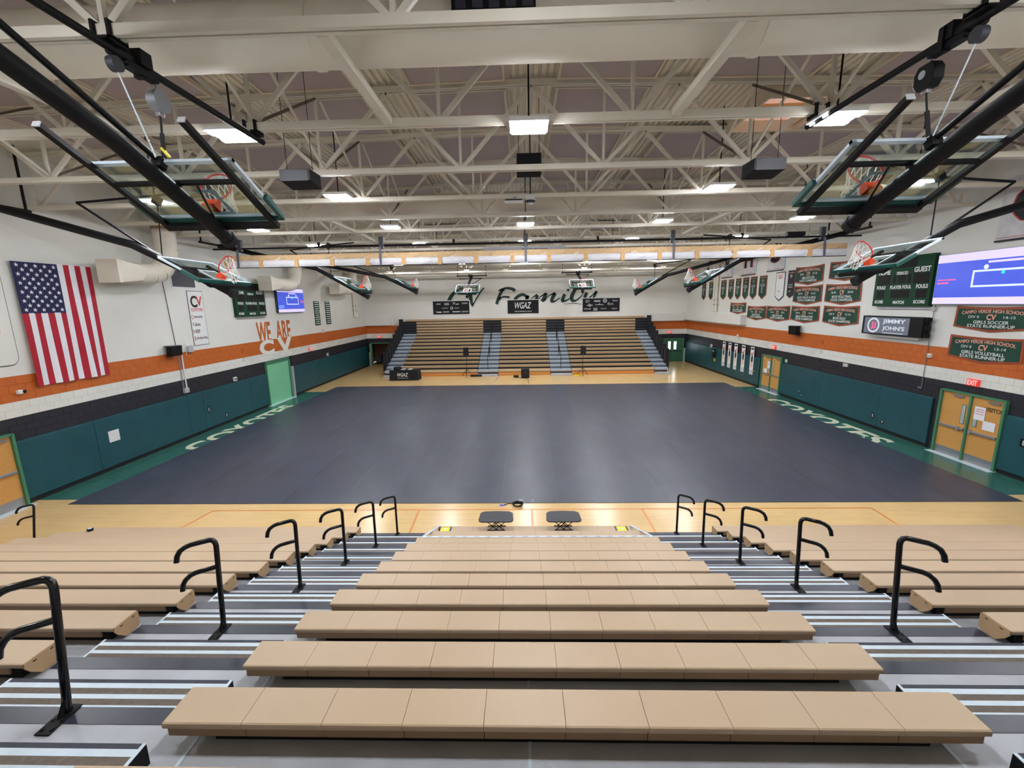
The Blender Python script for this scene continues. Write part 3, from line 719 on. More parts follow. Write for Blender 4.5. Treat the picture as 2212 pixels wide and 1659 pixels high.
for x0, x1, n in ((-10.62, -9.45, 'outer left'), (-3.47, -1.93, 'inner left'), (2.05, 3.61, 'inner right'), (9.83, 10.85, 'outer right')):
    for k in range(0, 12):
        z = fz(k)-.18; zt2 = z+FR
        t = thing('aisle_step', 'grey-blue step in the far %s aisle, %s' % (n, '%s up from the floor' % ORD[k+1]), 'step', (0, fy(k) if k else FY-.55, z), 'far %s aisle steps' % n)
        if k == 0: obj('step_block', MB().box(x0, x1, .10, .55, -(fz(0)-.18)+.01, .09), 'deck_grey', t); continue
        obj('step_block', MB().box(x0, x1, .0, .30, 0, .115), 'step_blue', t)
        obj('step_riser', MB().box(x0, x1, .30, .56 if k < 11 else .05+.30, .0, FR-.03), 'step_blue', t)
        obj('step_nosing', MB().box(x0, x1, .28, .60 if k < 11 else .34, FR-.045, FR), 'navy', t)
        obj('step_nosing', MB().box(x0, x1, -.012, .05, .095, .12), 'strip_white', t)
    for k in range(12, 16):
        tag(obj('folded_tier', MB().box(x0, x1, fy(k)-.01, fy(k)+.03, fz(k)-.17, fz(k)-.10), 'charcoal'), 'dark folded tier in the far %s aisle, %s row up' % (n, ORD[k]), 'step', 'far folded tiers')
def far_rail(x, k0, k1, lab):
    t = thing('handrail', lab, 'handrail', (x, fy(k0)+.3, fz(k0)-.05), 'aisle rails of the far bleachers'); dy = fy(k1)-fy(k0); dz = fz(k1)-fz(k0)
    obj('post', MB().tube([(0, 0, .0), (0, 0, .82), (0, .06, .88)], .022, 6), 'black', t); obj('post', MB().tube([(0, dy, dz), (0, dy, dz+.85)], .022, 6), 'black', t)
    obj('top_rail', MB().tube([(0, .06, .88), (0, dy, dz+.86)], .022, 6), 'black', t)
for x, n in ((-2.72, 'left'), (2.85, 'right')):
    for q, (a, c) in enumerate(((1, 4), (5, 8), (9, 11))): far_rail(x, a, c, 'thin black aisle rail in the far inner %s aisle, %s' % (n, ['lowest', 'middle', 'highest'][q]))
for s, x in (('left', -10.595), ('right', 10.795)):
    for q in range(8):
        k = 2+q*1.15; k0 = int(k)
        y = fy(1)+.585*(q*1.2+1); z = fz(1)+FR*(q*1.2+1)
        t = thing('end_guard', 'black end guard panel on %s side of far bleachers, %s up from floor' % (s, ORD[q+1]), 'guard panel', (x, y, z-.35), 'far bleacher end guards %s' % s)
        hgt = 1.45 if q < 7 else 1.75; gs = -1 if s == 'left' else 1
        obj('guard_panel', MB().prism([(0, 0), (.52, .0), (.47, hgt), (.16, hgt)], min(0, gs*.30), max(0, gs*.30), 'x'), 'black_matte', t, bevel=.01)
        obj('guard_rib', MB().bar((.0, .16, .1), (.0, .26, hgt-.1), .075, .02), 'charcoal', t)
t = thing('end_rail', 'low black end rail at right foot of the far bleachers', 'rail', (10.95, 32.2, -.09)); obj('rail_loop', MB().tube([(0, 0, .1), (0, 0, .95), (0, .1, 1.02), (0, .5, 1.1), (0, .6, .4)], .02, 6), 'black', t)
t = thing('end_rail', 'low black end rail at left foot of the far bleachers', 'rail', (-10.72, 32.2, -.09)); obj('rail_loop', MB().tube([(0, 0, .1), (0, 0, .95), (0, .1, 1.02), (0, .5, 1.1), (0, .6, .4)], .02, 6), 'black', t)

# ================================================================== BASKETBALL GOALS
def goal(lab, C0, facing, tilt, kink, pivot, full=True, bracket=None, hoist=None, kz=None, struts=False, rodside=1):
    """C0 bottom-centre of the board; facing = horizontal unit vector of play; tilt = mast slope; board bottom points along b"""
    f = Vector(facing); up = Vector((0, 0, 1)); a = up.cross(f).normalized()       # width axis
    bdir = (f*math.cos(tilt)-up*math.sin(tilt)).normalized()                       # along the mast, towards the board bottom
    n = a.cross(bdir).normalized()
    if n.z < 0: n = -n
    M = Matrix((a, bdir, n)).transposed().to_4x4(); M.translation = Vector(C0)
    if M.to_3x3().determinant() < 0: M = Matrix((-a, bdir, n)).transposed().to_4x4(); M.translation = Vector(C0)
    t = thing('basketball_goal', lab, 'basketball hoop', M=M, group='folded ceiling basketball goals')
    inv = M.inverted()
    H, W = 1.07, .915
    g = obj('glass_board', MB().box(-W+.03, W-.03, -H+.03, -.03, -.006, .006), 'board_glass', t)
    b = MB(); b.box(-W, W, -H, -H+.05, -.02, .02); b.box(-W, W, -.05, 0, -.02, .02); b.box(-W, -W+.05, -H, 0, -.02, .02); b.box(W-.05, W, -H, 0, -.02, .02)
    obj('board_rim_frame', b, 'strip_white', t)
    sq = MB(); sq.box(-.30, .30, -.55, -.50, .007, .010); sq.box(-.30, .30, -.10, -.05, .007, .010); sq.box(-.30, -.25, -.50, -.10, .007, .010); sq.box(.25, .30, -.50, -.10, .007, .010)
    obj('shooter_square', sq, 'strip_white', t)
    pd = MB(); pd.box(-W-.045, W+.045, -.02, .045, -.05, .035)
    for s in (-1, 1): pd.box(min(s*(W-.01), s*(W+.05)), max(s*(W-.01), s*(W+.05)), -.42, .045, -.05, .035)
    obj('edge_padding', pd, 'teal_pad', t, bevel=.01)
    # ring and bracket
    rb = obj('rim_bracket', MB().prism([(-.09, .012), (-.235, .012), (-.235, .04), (-.175, .165), (-.145, .165), (-.11, .10)], -.10, .10, 'x'), 'rim_orange', t)
    yb = -.16; rc = .23; cn = .15+rc
    ring = [(rc*math.cos(q), yb, cn+rc*math.sin(q)) for q in [2*PI*j/28 for j in range(28)]]
    ri = obj('rim', MB().tube(ring, .0135, 8, close=True), 'rim_red', t, smooth=True)
    [obj('rim_arm', MB().bar((q*.07, yb, .03), (q*.10, yb, .17), .03, .02), 'rim_orange', t) for q in (-1, 1)]
    down = (inv.to_3x3() @ Vector((0, 0, -1))).normalized(); hang = (Vector((0, 1, 0))*.62+down*.55).normalized()*.40
    nb = MB(); nst = 12; rr_ = .007
    def np_(j, q):   # j 0..4 depth
        sc_ = [1, .86, .68, .58, .60][j]; c = Vector((0, yb, cn))+hang*(j/4)+Vector((0, 0, 0))
        return c+Vector((rc*sc_*math.cos(q), 0, rc*sc_*math.sin(q)))
    for k in range(nst):
        for sg in (-1, 1):
            pts = [np_(0, 2*PI*k/nst)]
            for j in range(1, 5): pts.append(np_(j, 2*PI*(k+sg*.5*j)/nst))
            nb.tube(pts, rr_, 3, cap=False)
    obj('net', nb, 'net', ri, stuff=True)
    # mast (below the glass, i.e. on -n side)
    off = -.19
    ki = inv @ Vector(kink); pi_ = inv @ Vector(pivot)
    ki.x = 0
    end = Vector((0, .22, off))
    mm = MB(); mm.tube([end, (0, -.2, off), ki, pi_], .098, 12); obj('mast', mm, 'black', t, smooth=True)
    obj('mast_end_cap', MB().tube([end, end+Vector((0, .10, 0))], .115, 12), 'black_matte', t, smooth=True)
    # backing frame
    fm_ = MB(); zf = -.075; fa = .80 if struts else .66
    top = -H-.62 if struts else -H+.05
    for s in (-1, 1): fm_.bar((s*fa, top, zf), (s*fa, .12, zf), .075, .06)
    fm_.bar((-fa-.04, .10, zf), (fa+.04, .10, zf), .09, .08); fm_.bar((-fa, -.78, zf), (fa, -.78, zf), .05, .05)
    fm_.bar((0, .0, zf), (0, .0, off), .12, .12); fm_.bar((0, -.78, zf), (0, -.78, off), .10, .10)
    obj('support_frame', fm_, 'black', t, bevel=.004)
    if struts:
        for s in (-1, 1): obj('strut_cap', MB().box(s*fa-.042, s*fa+.042, top-.012, top, zf-.034, zf+.034), 'grey_plastic', t)
        obj('diagonal_rod', MB().tube([(rodside*.28, -.78, zf-.03), (rodside*.02, -.02, zf-.06)], .014, 6), 'black', t)
    if bracket:   # folding brace hung from the trusses
        A_, B_, C_ = [inv @ Vector(p) for p in bracket]
        obj('folding_brace', MB().tube([A_, B_], .03, 6), 'black', t); obj('folding_brace', MB().tube([B_, C_], .028, 6), 'black', t)
    pw = Vector(pivot); top_z = 8.10-drop(pw.y)
    pp = MB().tube([inv @ (pw-a*1.25), inv @ (pw+a*1.25)], .045, 8); obj('pivot_pipe', pp, 'black', t)
    for s in (-1, 1): obj('pivot_hanger', MB().bar(inv @ (pw+a*1.15*s-up*.04), inv @ Vector(((pw+a*1.15*s).x, (pw+a*1.15*s).y, roof((pw+a*1.15*s).x, pw.y)+.01)), .045), 'black', t)
    if hoist:
        A_, B_ = [inv @ Vector(p) for p in hoist]
        h = obj('hoist_reel', MB().cbox(A_, (.16, .16, .20)), 'black', t, bevel=.02); obj('safety_strap', MB().tube([A_, B_], .014, 5), 'black', t)
    return t, M
t, M = goal('near left folded basketball goal seen from behind, closest on the left', (-4.42, 6.47, 6.62), (0, 1, 0), math.radians(26), (-4.42, 4.95, 7.12), (-4.42, 2.7, 7.86), struts=True, rodside=1)
t2, M2 = goal('near right folded basketball goal seen from behind, closest on the right', (4.80, 6.50, 6.64), (0, 1, 0), math.radians(26), (4.80, 4.95, 7.10), (4.80, 2.7, 7.88), struts=True, rodside=-1)
for T_, M_, x_ in ((t, M, -4.42), (t2, M2, 4.80)):
    iv = M_.inverted(); obj('back_brace', MB().tube([iv @ Vector((x_, 3.1, 8.12)), iv @ Vector((x_, 5.55, 7.08))], .035, 8), 'black', T_, smooth=True); obj('brace_joint', MB().cbox(iv @ Vector((x_, 5.52, 7.06)), (.14, .12, .14)), 'black', T_, bevel=.02)
def backbone(x, x_mast, y0, y1, lab, reelmat, s):
    t = thing('goal_backbone', lab, 'pipe', (x, 0, 8.02)); 
    obj('backbone_pipe', MB().tube([(0, y0, 0), (0, y1, 0)], .042, 12), 'black', t, smooth=True); obj('pipe_end_cap', MB().tube([(0, y1, 0), (0, y1+.02, 0)], .045, 12), 'black_matte', t)
    for yy in (4.97, 7.40):
        cl = MB(); cl.box(-.10, .10, yy-.11, yy+.11, .03, .07); cl.box(-.10, -.07, yy-.11, yy+.11, .05, .22); cl.box(.07, .10, yy-.11, yy+.11, .05, .22); obj('beam_clamp', cl, 'black', t)
        for sx in (-.085, .085): obj('clamp_bolt', MB().tube([(sx, yy, .1), (sx, yy, .32)], .008, 6), 'grey_metal', t)
    obj('winch', MB().tube([(.03*s, 5.0, .02), (.03*s, 5.26, .02)], .075, 14), 'black', t, smooth=True); obj('winch_motor', MB().box(-.06, .10, 5.22, 5.38, -.02, .14), 'black', t, bevel=.01)
    obj('motor_end', MB().tube([(.03*s, 4.93, .05), (.03*s, 4.96, .05)], .06, 14), 'strip_white', t, smooth=True)
    pl = obj('pulley', MB().tube([(-.04, 4.98, -.14), (.04, 4.98, -.14)], .075, 14), 'charcoal', t, smooth=True)
    obj('limit_bracket', MB().box(-.05, .05, 5.1, 5.5, -.10, -.04), 'black', t); obj('cable_guide', MB().box(-.08, .02, 5.3, 5.36, -.12, .12), 'black', t)
    obj('hoist_rope', MB().tube([(0, 5.0, -.2), (.0, 5.33, -.95)], .008, 6), 'strip_white', t)
    r = thing('safety_reel', lab.replace('black pipe', reelmat[0]+' safety strap reel hanging from pipe'), 'strap reel', (x, 5.50, 7.74))
    if reelmat[1] == 'grey_metal':
        obj('reel_housing', MB().tube([(-.06*s, 0, 0), (.05*s, 0, 0)], .125, 20), 'grey_metal', r, smooth=True); obj('reel_cover', MB().tube([(.05*s, 0, 0), (.065*s, 0, 0)], .10, 20), 'charcoal', r, smooth=True)
    else:
        obj('reel_housing', MB().prism([(-.08, -.13), (.08, -.13), (.13, -.06), (.13, .06), (.08, .13), (-.08, .13), (-.13, .06), (-.13, -.06)], -.06, .06, 'x'), 'black', r, bevel=.01); obj('reel_window', MB().disc((.02, .03), .045, -s*.062-.002, -s*.062+.002, 'x'), 'grey_plastic', r)
    obj('reel_hook', MB().tube([(0, 0, .11), (0, 0, .26)], .018, 8), 'grey_metal', r); obj('reel_nozzle', MB().box(-.03, .03, -.04, .04, -.17, -.12), 'chrome', r, bevel=.01)
    sx = x_mast-x
    obj('safety_strap', MB().bar((0, 0, -.16), (sx*.3, .02, -.34), .012, .02).bar((sx*.3, .02, -.34), (sx, .08, -.66), .05, .012, up=(0, 1, 0)), 'black_matte', r)
    if reelmat[1] == 'grey_metal': obj('yellow_tag', MB().bar((sx+.03, .04, -.50), (sx+.10, .04, -.60), .05, .02), 'yellow', r)
backbone(-4.30, -4.4, 2.6, 7.62, 'black pipe above the near left goal', ('grey round', 'grey_metal'), -1)
backbone(4.62, 4.8, 2.6, 7.62, 'black pipe above the near right goal', ('black octagonal', 'black'), 1)
goal('folded goal on left side, nearest of three along left wall', (-7.37, 10.74, 5.97), (1, 0, 0), math.radians(30), (-9.6, 10.74, 6.90), (-13.4, 10.74, 8.0), bracket=((-8.2, 10.74, 8.05), (-10.8, 10.74, 7.9), (-9.0, 10.74, 6.65)), hoist=((-8.8, 10.74, 7.9), (-8.9, 10.74, 6.55)))
goal('folded goal on right side, nearest of three along right wall', (8.15, 10.74, 6.0), (-1, 0, 0), math.radians(30), (10.2, 10.74, 6.95), (13.9, 10.74, 8.0), bracket=((8.9, 10.74, 8.05), (11.3, 10.74, 7.85), (9.6, 10.74, 6.65)), hoist=((9.6, 10.74, 8.0), (9.6, 10.74, 6.6)))
goal('folded goal on left side, middle of three along left wall', (-6.90, 18.9, 6.02), (1, 0, 0), math.radians(30), (-8.9, 18.9, 6.95), (-13.0, 18.9, 7.98), False, bracket=((-7.2, 18.9, 8.0), (-10.0, 18.9, 7.75), (-8.5, 18.9, 6.75)), hoist=((-8.3, 18.9, 7.9), (-8.3, 18.9, 6.7)))
goal('folded goal on right side, middle of three along right wall', (7.25, 18.9, 6.05), (-1, 0, 0), math.radians(30), (9.2, 18.9, 6.95), (13.5, 18.9, 7.98), False, bracket=((7.6, 18.9, 8.0), (10.4, 18.9, 7.75), (8.9, 18.9, 6.75)), hoist=((8.7, 18.9, 7.9), (8.7, 18.9, 6.7)))
goal('folded goal on left side, farthest of three along left wall', (-6.65, 26.7, 6.38), (1, 0, 0), math.radians(30), (-8.4, 26.7, 7.05), (-12.3, 26.7, 7.85), False, bracket=((-8.0, 26.7, 7.72), (-10.4, 26.7, 7.78), (-8.1, 26.7, 6.95)), hoist=((-7.98, 26.7, 7.6), (-7.75, 26.7, 7.0)))
goal('folded goal on right side, farthest of three along right wall', (7.0, 26.7, 6.08), (-1, 0, 0), math.radians(32), (8.75, 26.7, 6.85), (12.6, 26.7, 7.8), False, bracket=((7.9, 26.7, 7.5), (10.1, 26.7, 7.72), (8.4, 26.7, 6.8)), hoist=((7.97, 26.7, 7.4), (7.97, 26.7, 6.65)))
goal('folded goal facing camera before far wall, left of lettering', (-4.15, 32.6, 6.20), (0, -1, 0), math.radians(34), (-4.1, 34.1, 7.0), (-4.1, 35.6, 7.6), False, bracket=((-5.0, 34.3, 7.3), (-3.2, 34.3, 7.3), (-4.1, 33.9, 6.75)), hoist=((-4.1, 34.0, 7.5), (-4.1, 33.7, 6.75)))
goal('folded goal facing camera before far wall, right of lettering', (4.45, 32.6, 6.42), (0, -1, 0), math.radians(34), (4.4, 34.1, 7.2), (4.4, 35.6, 7.7), False, bracket=((3.4, 34.3, 7.45), (5.2, 34.3, 7.45), (4.4, 33.9, 6.95)), hoist=((4.4, 34.0, 7.6), (4.4, 33.7, 6.95)))

# ================================================================== DIVIDER CURTAIN
CY0 = 18.25
t = thing('divider_curtain', 'rolled up tan and white divider curtain hanging across the gym', 'curtain', (0, CY0, 0))
x0, x1 = -12.3, 13.0; zt0, zmid, zb0 = 7.46, 7.25, 6.98
random.seed(3); ph = [random.uniform(0, 6) for _ in range(8)]
def wr(x, k): return .03*math.sin(5.1*x+ph[k])+.02*math.sin(13.7*x+ph[k+1])+.012*math.sin(31*x+ph[k+2])
obj('curtain_top_band', MB().grid(lambda u, v: (x0+(x1-x0)*u, -.14+1.9*wr(x0+(x1-x0)*u+v*.5, 0)*(v*(1.5-v)), zt0-(zt0-zmid)*v+.006*math.sin(40*u)), 260, 5), 'tan_fabric', t, smooth=True)
npn = 17
for k in range(npn):
    a = x0+(x1-x0)*k/npn; c = x0+(x1-x0)*(k+1)/npn
    obj('curtain_panel', MB().grid(lambda u, v: (a+(c-a)*u, -.15-.06*math.sin(PI*v)+.7*wr(a+(c-a)*u+v*.5, 3)*math.sin(PI*v), zmid-(zmid-zb0)*v), 26, 5), 'white_fabric', t, smooth=True)
    obj('curtain_strap', MB().box(a-.08, a+.08, -.235, -.15, zb0-.02, zmid), 'strap_tan', t)
obj('curtain_back', MB().box(x0, x1, -.1, .1, zb0+.01, zt0), 'white_fabric', t)
obj('bottom_cord', MB().tube([(x0, -.12, zb0-.01), (x1, -.12, zb0-.01)], .018, 6), 'black', t)
t = thing('curtain_pipe', 'long dark pipe carrying the rolled divider curtain', 'pipe', (0, CY0, 7.75)); obj('carrier_pipe', MB().tube([(-12.9, 0, 0), (13.6, 0, 0)], .035, 10), 'black', t, smooth=True)
for k in range(5):
    x = -11.75+k*5.95; obj('pipe_hanger', MB().box(x-.09, x+.09, -.09, .07, -.12, .36), 'charcoal', t, bevel=.02); obj('lifting_strap', MB().bar((x, -.20, -.06), (x, -.26, -.80), .09, .01, up=(0, 1, 0)), 'grey_strap', t)
for x in (-12.3, 11.0): obj('pipe_motor', MB().box(x-.35, x+.35, -.08, .08, .04, .2), 'black', t, bevel=.02)
t = thing('second_pipe', 'thin dark pipe under the seventh roof truss', 'pipe', (0, 19.5, 7.95)); obj('pipe_run', MB().tube([(-9.0, 0, 0), (9.5, 0, 0)], .03, 8), 'black', t)
for x in (-9, -3, 3.3, 9.5): obj('pipe_hanger', MB().box(x-.04, x+.04, -.04, .04, 0, .18), 'black', t)
t = thing('year_sign', 'long grey sign with black writing behind top of divider curtain', 'sign', (0, 19.62, 7.62)); 
obj('sign_board', MB().box(-1.72, 1.90, -.01, .01, -.17, .17), 'grey_plastic', t)
o = text('CLASS OF 2020', 1.15, .15, 'print_black', t, 0, 0, 0, name='sign_lettering'); o.rotation_euler = (PI/2, 0, 0); o.location = (.55, -.014, .0)
o = text('Nevada', .75, .13, 'print_navy', t, 0, 0, 0, name='sign_lettering', shear=.2); o.rotation_euler = (PI/2, 0, 0); o.location = (-1.1, -.014, -.04)
for x in (-1.6, 1.8): obj('sign_cable', MB().tube([(x, 0, .17), (x, 0, .50)], .008, 5), 'black', t)

# ================================================================== HANGING ITEMS
def hang_box(name, lab, cat, c, d, top, tiltx=0):
    t = thing(name, lab, cat, c); b = MB()
    pr = [(-d[1]/2, -d[2]/2+.06), (d[1]/2, -d[2]/2), (d[1]/2, d[2]/2), (-d[1]/2, d[2]/2)]
    obj('cabinet', MB().prism(pr, -d[0]/2, d[0]/2, 'x'), 'black_matte', t, bevel=.01)
    obj('front_grille', MB().box(-d[0]*.44, d[0]*.44, -d[1]/2-.008, -d[1]/2, -d[2]*.3, d[2]*.44), 'black', t)
    for s in (-1, 1): obj('suspension_cable', MB().tube([(s*d[0]*.42, 0, d[2]/2), (s*d[0]*.42, 0, top-c[2])], .006, 5), 'black', t)
hang_box('ceiling_speaker', 'dark box speaker hanging behind centre of third truss', 'speaker', (.18, 10.5, 8.40), (.56, .35, .42), 9.8)
hang_box('ceiling_speaker', 'black speaker hanging left of centre near left backboard', 'speaker', (-4.24, 8.7, 7.72), (.58, .45, .26), 9.75)
hang_box('ceiling_speaker', 'black speaker hanging right of centre near right backboard', 'speaker', (4.53, 8.7, 7.70), (.58, .45, .26), 9.75)
t = thing('dome_camera', 'white dome camera hanging below centre of fourth truss', 'camera', (.24, 12.1, 8.0)); obj('camera_mount', MB().box(-.13, .13, -.10, .10, .04, .14), 'white_plastic', t, bevel=.01)
obj('camera_dome', MB().lathe([(0.001, -.10), (.06, -.09), (.11, -.05), (.13, 0), (.13, .04), (.001, .04)], 18), 'white_plastic', t, smooth=True); obj('lens_band', MB().lathe([(.10, -.065), (.125, -.03), (.134, -.0), (.134, -.002)], 18), 'navy', t)
obj('camera_rod', MB().tube([(0, 0, .14), (0, 0, 1.8)], .015, 6), 'black', t)
t = thing('hanging_antenna', 'flat white antenna panel beside the dome camera', 'panel', (-.18, 12.2, 8.01)); obj('antenna_bracket', MB().box(-.05, .05, .0, .05, .05, .12), 'grey_metal', t); obj('antenna_panel', MB().box(-.27, .22, -.05, .05, -.05, .06), 'white_plastic', t, bevel=.008); obj('antenna_slot', MB().box(-.26, .21, -.055, -.05, .02, .05), 'black', t)

# ================================================================== FAR WALL GRAPHICS
t = thing('wall_script', 'large dark green script lettering painted on the far wall', 'lettering', M=frame('F', 0, 0, .004))
def strokes(curves, m, z, dx=0, dy=0, extra=0):
    b = MB()
    for pts, ws in curves:
        L_ = []; R_ = []
        P_ = [Vector((x+dx, y+dy, 0)) for x, y in pts]
        # catmull-rom
        Q = []; W_ = []
        for i in range(len(P_)-1):
            p0 = P_[max(i-1, 0)]; p1 = P_[i]; p2 = P_[i+1]; p3 = P_[min(i+2, len(P_)-1)]
            for s in range(6):
                u = s/6; Q.append(.5*((2*p1)+(p2-p0)*u+(2*p0-5*p1+4*p2-p3)*u*u+(3*p1-p0-3*p2+p3)*u**3)); W_.append(ws[i]*(1-u)+ws[i+1]*u)
        Q.append(P_[-1]); W_.append(ws[-1])
        base = len(b.v)
        for i, q in enumerate(Q):
            tn = (Q[min(i+1, len(Q)-1)]-Q[max(i-1, 0)]).normalized(); nn = Vector((-tn.y, tn.x, 0))*(W_[i]+extra)/2
            b.v += [tuple(q-nn+Vector((0, 0, z))), tuple(q+nn+Vector((0, 0, z)))]
        for i in range(len(Q)-1): b.f.append((base+2*i, base+2*i+2, base+2*i+3, base+2*i+1)); b.mi.append(0)
    return b
def K(px, py): # lettering drawn in the wall plane, metres from image-measured anchors
    return (-6.541+(px-372)/(1735-372)*13.05, 6.72-(py-92)/(265-92)*1.66+(px-372)/(1363)*-.0)
def cv(pts, ws): return ([K(*p) for p in pts], ws)
let_ = {
 'letter_c': [cv([(520,95),(470,105),(430,130),(398,165),(378,205),(380,245),(420,268),(480,262),(530,240)], [.1,.2,.28,.34,.36,.34,.26,.16,.06])],
 'letter_v': [cv([(560,110),(575,150),(580,200),(592,250)], [.30,.36,.34,.16]), cv([(588,258),(630,190),(670,130),(703,90)], [.12,.13,.13,.12])],
 'letter_f': [cv([(985,125),(965,108),(910,98),(860,112),(835,120)], [.30,.28,.22,.20,.10]), cv([(880,105),(850,150),(830,200),(815,240)], [.22,.28,.30,.26]), cv([(835,192),(880,175),(935,180)], [.12,.16,.20])],
 'letter_a': [cv([(1095,180),(1060,158),(1015,172),(985,205),(990,240),(1040,240),(1085,205),(1100,165)], [.22,.26,.28,.30,.26,.18,.2,.26]), cv([(1100,165),(1095,210),(1110,238),(1150,215)], [.26,.3,.24,.08])],
 'letter_m': [cv([(1120,220),(1150,185),(1190,160)], [.06,.1,.2]), cv([(1192,165),(1180,205),(1170,240)], [.26,.28,.22]), cv([(1170,238),(1220,180),(1270,152)], [.06,.1,.22]), cv([(1275,150),(1255,185),(1230,222)], [.28,.3,.26]), cv([(1235,222),(1300,170),(1355,150)], [.06,.1,.22]), cv([(1352,152),(1330,190),(1320,222),(1350,222),(1400,190)], [.3,.32,.26,.16,.06])],
 'letter_i': [cv([(1440,160),(1425,195),(1420,222),(1460,215),(1500,190)], [.28,.3,.26,.14,.06])],
 'letter_l': [cv([(1590,120),(1565,95),(1530,130),(1505,180),(1510,218),(1550,215),(1600,170),(1610,120),(1590,105)], [.08,.14,.3,.34,.3,.16,.08,.08,.08])],
 'letter_y': [cv([(1640,150),(1625,190),(1640,215),(1690,175),(1730,140)], [.28,.3,.2,.1,.2]), cv([(1728,142),(1700,200),(1660,260),(1600,300)], [.26,.2,.14,.08])],
 'underline_swash': [cv([(1430,252),(1500,244),(1560,248),(1620,258)], [.03,.06,.06,.02])]}
for nm, cs in let_.items():
    obj('letter_drop_shadow', strokes(cs, '', .001, .07, -.07, .03), 'drop_shadow_grey', t); obj('letter_halo', strokes(cs, '', .0025, .03, -.03, .07), 'print_white', t)  # offset grey copy is the drop shadow drawn into the wall lettering
    obj(nm, strokes(cs, '', .004), 'script_green', t)
obj('letter_dot', MB().disc(K(1470, 125), .12, .0035, .005), 'script_green', t)
def banner_sheet(name, lab, side, u0, u1, v0, v1, m, cat='banner', border=None, w=.055, wav=.012, group=None):
    t = thing(name, lab, cat, M=frame(side, (u0+u1)/2, (v0+v1)/2, w), group=group); W, H = abs(u1-u0), v1-v0
    p0 = random.uniform(0, 6)
    def fn(a, b_): return ((a-.5)*W, (b_-.5)*H, wav*(math.sin(a*9+p0+b_*4)+.5*math.sin(a*21-b_*6)))
    obj('cloth', MB().grid(fn, 24, 8), m, t, smooth=True)
    if border: obj('border', MB().box(-W/2-border, W/2+border, -H/2-border, H/2+border, -.02-wav, -.012-wav), 'print_white', t)
    return t, W, H
def blobs(t, spec, z=.03, m='print_white'):
    for kind, x, y, a, c in spec:
        if kind == 'pill': b = MB().box(x-a/2, x+a/2, y-c/2, y+c/2, z, z+.002); o = obj('sponsor_mark', b, m, t, bevel=0)
        elif kind == 'ring':
            b = MB(); n = 20
            for k in range(n):
                q0, q1 = 2*PI*k/n, 2*PI*(k+1)/n; b.add([(x+a*math.cos(q0), y+a*math.sin(q0), z), (x+a*math.cos(q1), y+a*math.sin(q1), z), (x+a*.75*math.cos(q1), y+a*.75*math.sin(q1), z), (x+a*.75*math.cos(q0), y+a*.75*math.sin(q0), z)], [(0, 1, 2, 3)])
            obj('sponsor_mark', b, m, t)
        else: text(kind, a, c, m, t, x, y, z, name='sponsor_mark', shear=.15)
t, W, H = banner_sheet('sponsor_banner', 'black sponsor banner on far wall, left one', 'F', -7.93, -4.71, 4.50, 5.64, 'black_cloth', border=.06)
blobs(t, [('KEISS', -1.1, .33, .38, .12), ('TEMPE', -.38, .36, .42, .12), ('pill', -.38, .25, .42, .04), ('YP', .25, .36, .22, .2), ('pill', .55, .30, .3, .05), ('BOARI', 1.22, .36, .46, .14), ('CENTER', -.55, -.04, .5, .08), ('ring', .05, -.04, .13, 0), ('CO', .05, -.04, .14, .08), ('EDEN', .5, -.04, .4, .08), ('Le', -1.3, -.33, .12, .14), ('pill', -1.05, -.38, .4, .08), ('BANNER', -.45, -.36, .5, .13), ('pill', .45, -.36, .7, .07), ('SERIES', 1.22, -.36, .62, .11)], .03)
t, W, H = banner_sheet('sponsor_banner', 'black sponsor banner on far wall, right one', 'F', 5.24, 8.47, 4.52, 5.66, 'black_cloth', border=.06)
blobs(t, [('AJVD', -1.2, .36, .38, .13), ('pill', -1.2, .24, .3, .03), ('pill', -.35, .36, .55, .05), ('pill', -.35, .28, .55, .03), ('pi', .32, .36, .2, .18), ('ring', .32, .36, .17, 0), ('Brand', 1.2, .35, .4, .14), ('ring', -1.0, -.02, .12, 0), ('pill', -1.0, -.02, .55, .04), ('pill', -.15, .02, .7, .03), ('A', -.15, .1, .1, .12), ('TUTTI', .8, .04, .5, .14), ('the', .65, .17, .2, .08), ('WAVE', -1.2, -.34, .6, .12), ('HUH', -.5, -.32, .34, .16), ('pill', -.5, -.45, .34, .04), ('YAMA', .2, -.33, .52, .08), ('Zilgan', 1.15, -.34, .5, .12)], .03)
t, W, H = banner_sheet('title_banner', 'black banner with white brush lettering, centre of the far wall', 'F', -1.33, 1.40, 4.46, 5.62, 'black_cloth', border=.05, wav=.02)
text('WGAZ', 1.45, .55, 'print_white', t, 0, .12, .05, shear=.3, bold=.01); text('PERFORMING ARTS', 1.5, .10, 'print_white', t, 0, -.40, .05)

# ================================================================== FLAG
u0, u1, v0, v1 = 11.67, 13.88, 3.20, 6.70
t = thing('national_flag', 'large striped flag with stars hung vertically on left wall', 'flag', M=frame('L', 0, 0, .05))
def fsurf(u, v, e=0):
    s = (u-u0)/(u1-u0); tt = (v1-v)/(v1-v0)
    tt = max(0, tt); sag = .03*math.sin(s*16+2*tt)*tt**.6+.05*math.exp(-((s-.62-.12*tt)/.05)**2)*tt
    return (u+.05*math.sin(3*tt)*s*0, v-.05*math.sin(PI*s)*(1 if tt > .98 else tt)*.0-(.10*math.sin(s*PI*1.1)*tt*0), .03+sag+e)
sw = (u1-u0)/13; vc = 5.27
for k in range(13):
    a = u0+sw*k; top = vc if k < 7 else v1
    obj('stripe', MB().grid(lambda x, y: fsurf(a+sw*x, v0+(.05 if k % 2 else 0)*.3+(top-v0)*y), 4, 30), 'flag_red' if k % 2 == 0 else 'flag_white', t, smooth=True)
